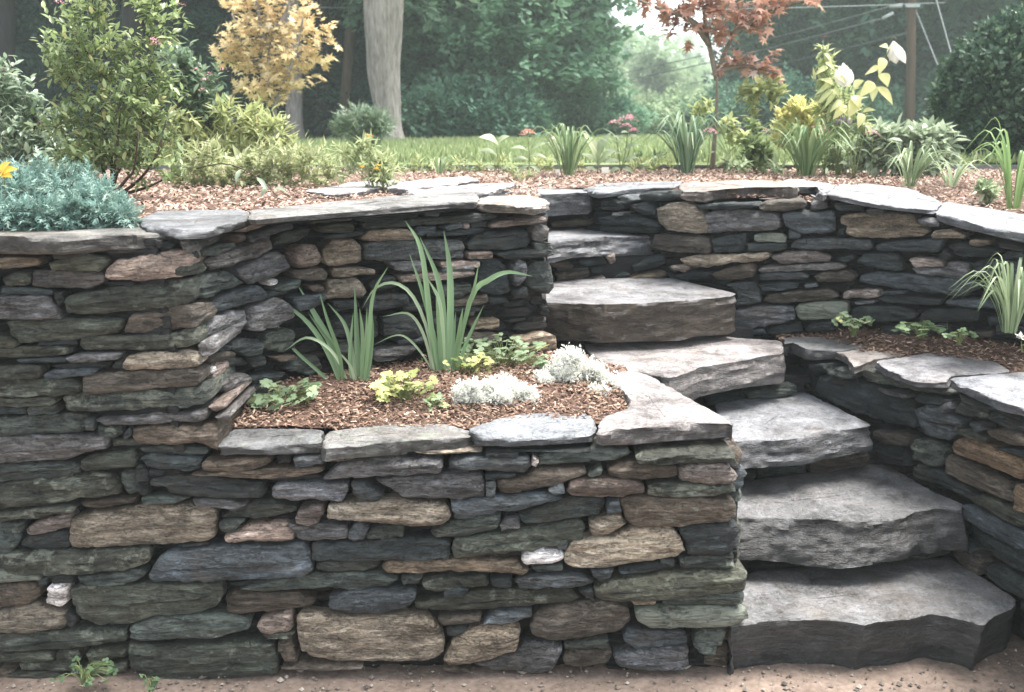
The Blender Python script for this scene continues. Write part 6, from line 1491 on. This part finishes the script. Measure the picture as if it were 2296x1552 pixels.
# kinds of crown, each built once (metres, tree foot at the origin)
BROAD = crown_mesh('crown', [(0, 0, 2.2, 3.0, 2.6, 2.2, 1.3), (-.8, -.4, 4.6, 2.8, 2.6, 2.2, 1), (1.0, .3, 5.2, 2.6, 2.6, 2.2, .9), (0, 0, 7.4, 2.4, 2.4, 2.0, .6)], 190, 14, CLUMP, .34, .23, lambda p: p[:, 2] > .1)
BROAD2 = crown_mesh('crown', [(.3, 0, 1.9, 2.6, 2.4, 1.9, 1.2), (-1.4, -.3, 3.4, 1.9, 1.9, 1.5, .8), (1.2, -.2, 3.8, 2.0, 1.9, 1.6, .9), (-.3, 0, 5.6, 2.3, 2.2, 1.8, .7), (.4, 0, 7.6, 1.7, 1.7, 1.6, .4)], 200, 14, CLUMP, .31, .21, lambda p: p[:, 2] > .1)
FINE = crown_mesh('crown', [(0, 0, 2.6, 3.2, 2.8, 2.6, 1.3), (-1.2, 0, 5.0, 2.6, 2.6, 2.2, 1), (1.4, 0, 5.6, 2.6, 2.6, 2.2, 1), (0, 0, 8.2, 2.6, 2.6, 2.2, .7)], 240, 14, CLUMP, .30, .25, lambda p: p[:, 2] > .1)
CANOPY = crown_mesh('crown', [(0, 0, 7.5, 3.2, 3.2, 1.9, 1), (1.5, .5, 9.6, 2.6, 2.6, 1.8, .8), (-1.5, 0, 9.2, 2.6, 2.6, 1.8, .8)], 240, 6, CLUMP, .5, .4)
def tiers():
    pos, out = [], []
    for t in range(17):
        z = .7 + t * .55; R_ = 3.0 * (1 - t / 20) ; nb = 9
        for b in range(nb):
            a = math.tau * b / nb + t * 1.3 + nrg.uniform(-.2, .2); L = R_ * nrg.uniform(.75, 1.1); d = np.array([math.cos(a), math.sin(a), 0])
            s = nrg.random(60) ** .7; side = np.array([-d[1], d[0], 0]); w = nrg.normal(0, .22, 60) * (.4 + s)
            p = d * (L * s)[:, None] + side * w[:, None]; p[:, 2] = z + .25 * s - .55 * s * s * L * .35 + nrg.normal(0, .05, 60); pos.append(p)
            out.append(np.tile(d, (60, 1)) * .9 + side * np.sign(w)[:, None] * .6 + np.array([0, 0, -.35]) + nrg.normal(0, .2, (60, 3)))
    return np.concatenate(pos), np.concatenate(out)
_p, _o = tiers(); V, F, m = scatter_np(HEMLOCK, _p, _o, nrg.normal(0, .2, _p.shape) + np.array([0, 0, 1.0]), .55 * nrg.uniform(.6, 1.2, len(_p)))
CONIFER = mesh_np('crown', V, F, True, np.repeat(np.clip(nrg.normal(.42, .2, len(_p)), 0, 1), m))
BUSHM = crown_mesh('crown', [(0, 0, .7, 1.3, 1.1, .8, 1), (.7, 0, .5, 1, .9, .6, .6), (-.7, 0, .6, 1, .9, .6, .6)], 150, 7, CLUMP, .24, .2, lambda p: p[:, 2] > -.05)
TR = {k: trunk_mesh(h, r, s) for k, h, r, s in (('std', 8.5, .17, 1), ('slim', 9, .11, 2), ('stout', 9, .26, 3))}
F_DARK = leaf_material('dark_needles', (.022, .065, .046), (.075, .155, .11), .2, .6, (.15, .25, .17), .15)
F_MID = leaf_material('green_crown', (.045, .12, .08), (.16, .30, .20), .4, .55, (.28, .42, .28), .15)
F_BLUE = leaf_material('blue_green_crown', (.045, .115, .072), (.17, .31, .20), .4, .5, (.33, .46, .33), .25)
F_HAZED = leaf_material('haze_pale_crown', (.24, .34, .21), (.46, .57, .38), .5, .5, (.58, .65, .45), .2)  # distant haze painted in as a paler leaf colour
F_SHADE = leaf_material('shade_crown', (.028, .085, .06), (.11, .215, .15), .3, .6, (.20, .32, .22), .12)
TREE_N = [0]
def tree(name, label, px, Y, crown, leaf, trunk='std', bark=M_BARKDARK, s=1.0, group=None, rot=None, dz=0.0, cat='tree'):
    TREE_N[0] += 1
    x = at_y(px, 280, Y).x; z = float(terrain(x, Y)) + dz
    root = thing(name, label, cat, (x, Y, z), group); r_ = (TREE_N[0] * 2.4) % math.tau if rot is None else rot
    for nm, me, mt in (('crown', crown, leaf), ('trunk', TR[trunk] if trunk else None, bark)):
        if me is None: continue
        o = bpy.data.objects.new(nm, me); COL.objects.link(o)
        if not me.materials: me.materials.append(mt)
        o.material_slots[0].link = 'OBJECT'; o.material_slots[0].material = mt
        o.parent = root; o.rotation_euler = (0, 0, r_); o.scale = (s, s, s * (1 + .08 * math.sin(TREE_N[0])))
    return root
GW = 'trees of the dark wood on the left'; GR = 'trees behind the pole on the right'; GC = 'trees of the hazy gap in the middle'
for px, Y, lab in ((-120, 23, 'hemlock at the far left edge of the wood'), (110, 25, 'hemlock showing between the tall shrub stems'), (400, 22, 'hemlock right of the pair of dark trunks'), (560, 27, 'hemlock hidden behind the yellow tree'), (740, 24, 'hemlock between the thin brown trunk and the grey trunk'), (980, 23, 'hemlock right of the big grey trunk'), (1060, 27, 'hemlock deep behind the leafy blue-green tree')):
    tree('hemlock', lab, px, Y, CONIFER, F_DARK, 'std', s=1.05, group=GW)
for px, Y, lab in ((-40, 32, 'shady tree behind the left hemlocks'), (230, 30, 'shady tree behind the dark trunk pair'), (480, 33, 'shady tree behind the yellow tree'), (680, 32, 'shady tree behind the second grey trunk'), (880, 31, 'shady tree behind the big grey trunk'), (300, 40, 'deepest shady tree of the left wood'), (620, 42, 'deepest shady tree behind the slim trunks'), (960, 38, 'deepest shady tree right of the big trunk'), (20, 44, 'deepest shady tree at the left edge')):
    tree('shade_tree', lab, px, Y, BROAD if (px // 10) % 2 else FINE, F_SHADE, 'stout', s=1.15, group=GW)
tree('leafy_tree', 'blue-green leafy tree right of the big grey trunk', 1105, 20.5, BROAD2, F_BLUE, 'slim', s=.95, rot=.4, group=GC)
tree('leafy_tree', 'lower blue-green tree spreading towards the hazy gap', 1180, 23.5, BROAD2, F_BLUE, 'slim', s=.62, rot=2.4, group=GC)
tree('leafy_tree', 'mid-green tree rising at the left of the hazy gap', 1140, 30, FINE, F_MID, 'std', s=.95, group=GC)
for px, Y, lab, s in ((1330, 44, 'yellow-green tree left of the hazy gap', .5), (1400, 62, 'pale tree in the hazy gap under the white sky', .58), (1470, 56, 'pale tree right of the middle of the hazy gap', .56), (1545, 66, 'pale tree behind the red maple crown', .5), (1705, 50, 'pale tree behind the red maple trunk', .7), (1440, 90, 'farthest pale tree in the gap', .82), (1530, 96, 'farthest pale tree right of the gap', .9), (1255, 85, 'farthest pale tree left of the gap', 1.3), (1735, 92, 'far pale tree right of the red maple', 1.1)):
    tree('pale_tree', lab, px, Y, FINE if Y % 4 else BROAD, F_HAZED, 'slim', M_BARK, s=s, group=GC)
for px, Y, lab, s in ((1775, 37, 'tree left of the hibiscus', .9), (1850, 33, 'tree behind the lime foliage', 1.0), (1910, 36, 'tree behind the hibiscus', 1.15), (2010, 40, 'tree just left of the utility pole', 1.3), (2110, 35, 'tree just right of the utility pole', 1.2), (2215, 31, 'tree behind the clipped yew', 1.2), (2330, 28, 'tree at the right edge above the yew', 1.2), (1850, 52, 'second-row tree left of the pole', 1.5), (1960, 54, 'second-row tree behind the pole', 1.7), (2180, 50, 'second-row tree behind the yew', 1.8), (1770, 60, 'second-row tree behind the lime foliage', 1.3), (2420, 44, 'second-row tree beyond the right edge', 1.7)):
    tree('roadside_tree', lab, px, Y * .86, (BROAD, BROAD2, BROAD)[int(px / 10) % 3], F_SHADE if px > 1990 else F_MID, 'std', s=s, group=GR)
for px, Y, lab, s, m in ((1130, 18.6, 'low bush at the wood edge right of the big trunk', .7, F_SHADE), (1010, 18.3, 'dark low bush beside the big trunk', .75, F_SHADE), (1330, 21, 'low bush at the far end of the lawn', .7, F_MID), (1450, 27, 'low bush in front of the hazy gap', .7, F_HAZED), (1540, 25, 'low bush behind the dark daylily', .7, F_HAZED), (1650, 24, 'low bush behind the maple trunk', .75, F_MID), (1760, 22, 'low bush behind the lime foliage', .85, F_SHADE), (1880, 23, 'low bush behind the purple flower', .8, F_MID), (1980, 24, 'low bush left of the pole foot', .8, F_MID), (2110, 25, 'low bush right of the pole foot', .9, F_SHADE),
                         (930, 20.5, 'undergrowth bush behind the big trunk', .7, F_SHADE), (700, 23, 'undergrowth bush at the second grey trunk', .75, F_SHADE), (520, 23, 'undergrowth bush behind the yellow tree', .8, F_SHADE), (330, 23, 'undergrowth bush behind the tall shrub', .85, F_SHADE), (120, 23, 'undergrowth bush at the left', .85, F_SHADE), (-60, 23, 'undergrowth bush at the left edge', .85, F_SHADE), (1400, 32, 'bush at the foot of the hazy gap', .9, F_HAZED)):
    tree('bush', lab, px, Y, BUSHM, m, None, s=s, group='bushes along the wood edge', cat='bush')
# trunks standing in front of the wood, their crowns above the picture
def column_tree(name, label, foot, Y, pts, mat, crown=True, group='bare trunks at the wood edge', extra=None):
    x = at_y(foot, 280, Y).x; b = Vector((x, Y, float(terrain(x, Y)))); root = thing(name, label, 'tree', b, group)
    def lp(pp): 
        C = curve3([at_y(px, py, Y) if i else Vector((at_y(px, py, Y).x, Y, b.z - .15)) for i, (px, py, w) in enumerate(pp)], 22)
        wd = np.interp(np.linspace(0, 1, 22), np.linspace(0, 1, len(pp)), [w * px_size(px, 200, Y) / 2 for px, py, w in pp]); return C, wd
    C, wd = lp(pts); v, f = tube(C, wd, 18); V = np.array(v)
    ax = np.repeat(C, 18, 0); dd = V - ax
    k = np.array([1 + .07 * N(q[0] * 4, q[1] * 4, q[2] * .8) + .05 * N(q[0] * 14, q[1] * 14, q[2] * 2) + .45 * max(0, 1 - (q[2] - b.z) / .35) ** 2 for q in V]); V = ax + dd * k[:, None]
    parts = [(V, f)]
    if extra: C2, w2 = lp(extra); parts.append(tube(C2, w2, 14))
    T = C[-1]; top = Vector((T[0], T[1], b.z + 9)); parts.append(tube(curve3([Vector(T) - Vector((0, 0, .3)), Vector(T).lerp(top, .5), top], 8), np.linspace(wd[-1], wd[-1] * .4, 8), 10))
    V, F = join(parts); part_mesh(root, 'trunk', V, F, mat)
    if crown:
        o = bpy.data.objects.new('crown', CANOPY); COL.objects.link(o)
        if not CANOPY.materials: CANOPY.materials.append(F_MID)
        o.parent = root; o.rotation_euler = (0, 0, foot * .01)
    return root
column_tree('grey_trunk_tree', 'big pale grey trunk standing at the edge of the lawn', 874, 16.0, [(876, 330, 56), (876, 300, 50), (868, 240, 58), (858, 160, 70), (856, 80, 74), (856, 0, 80), (856, -80, 84)], M_BARKGREY, extra=[(886, 330, 26), (886, 240, 26), (880, 150, 34), (882, 80, 40), (888, 0, 34), (892, -60, 32)])
column_tree('grey_trunk_tree', 'second grey trunk partly hidden by the yellow tree', 660, 19.0, [(660, 330, 44), (660, 250, 38), (659, 160, 36), (656, 60, 34), (655, -60, 32)], M_BARKGREY)
column_tree('brown_trunk_tree', 'thin leaning brown trunk left of the big grey one', 772, 20.5, [(770, 325, 26), (774, 240, 24), (780, 150, 24), (788, 50, 25), (794, -60, 24)], plain_material('bark_umber', (.05, .038, .028), (.13, .095, .07), 12, (1, 1, .2), .9, .6))
column_tree('dark_trunk_tree', 'dark trunk in the wood right of the second grey trunk', 725, 21.5, [(725, 325, 32), (724, 200, 30), (722, 100, 30), (722, -60, 28)], M_BARKDARK)
column_tree('dark_trunk_tree', 'thick dark trunk behind the tall shrub', 297, 18.5, [(297, 340, 52), (297, 200, 46), (297, 80, 46), (299, -60, 44)], M_BARKDARK)
column_tree('dark_trunk_tree', 'thinner dark trunk left of the thick one', 254, 19.5, [(254, 340, 28), (254, 200, 26), (254, 80, 24), (255, -60, 24)], M_BARKDARK)
column_tree('dark_trunk_tree', 'dark trunk at the left edge of the picture', 15, 19.5, [(15, 340, 40), (15, 200, 36), (16, 80, 34), (16, -60, 32)], M_BARKDARK)

# ------------------------------------------------------------------ the misty air
hz = bpy.data.meshes.new('haze'); v, f = boxv((0, 70, 11.5), (380, 270, 27)); hz.from_pydata(v, [], f)
mh, nd, lk, out = new_mat('haze_air'); pv = nd.new('ShaderNodeVolumePrincipled'); pv.inputs['Color'].default_value = (.84, .95, .97, 1); pv.inputs['Density'].default_value = .0026
pv.inputs['Anisotropy'].default_value = .2; lk.new(pv.outputs[0], out.inputs['Volume'])
tag(link('haze', hz, mh), kind='stuff')
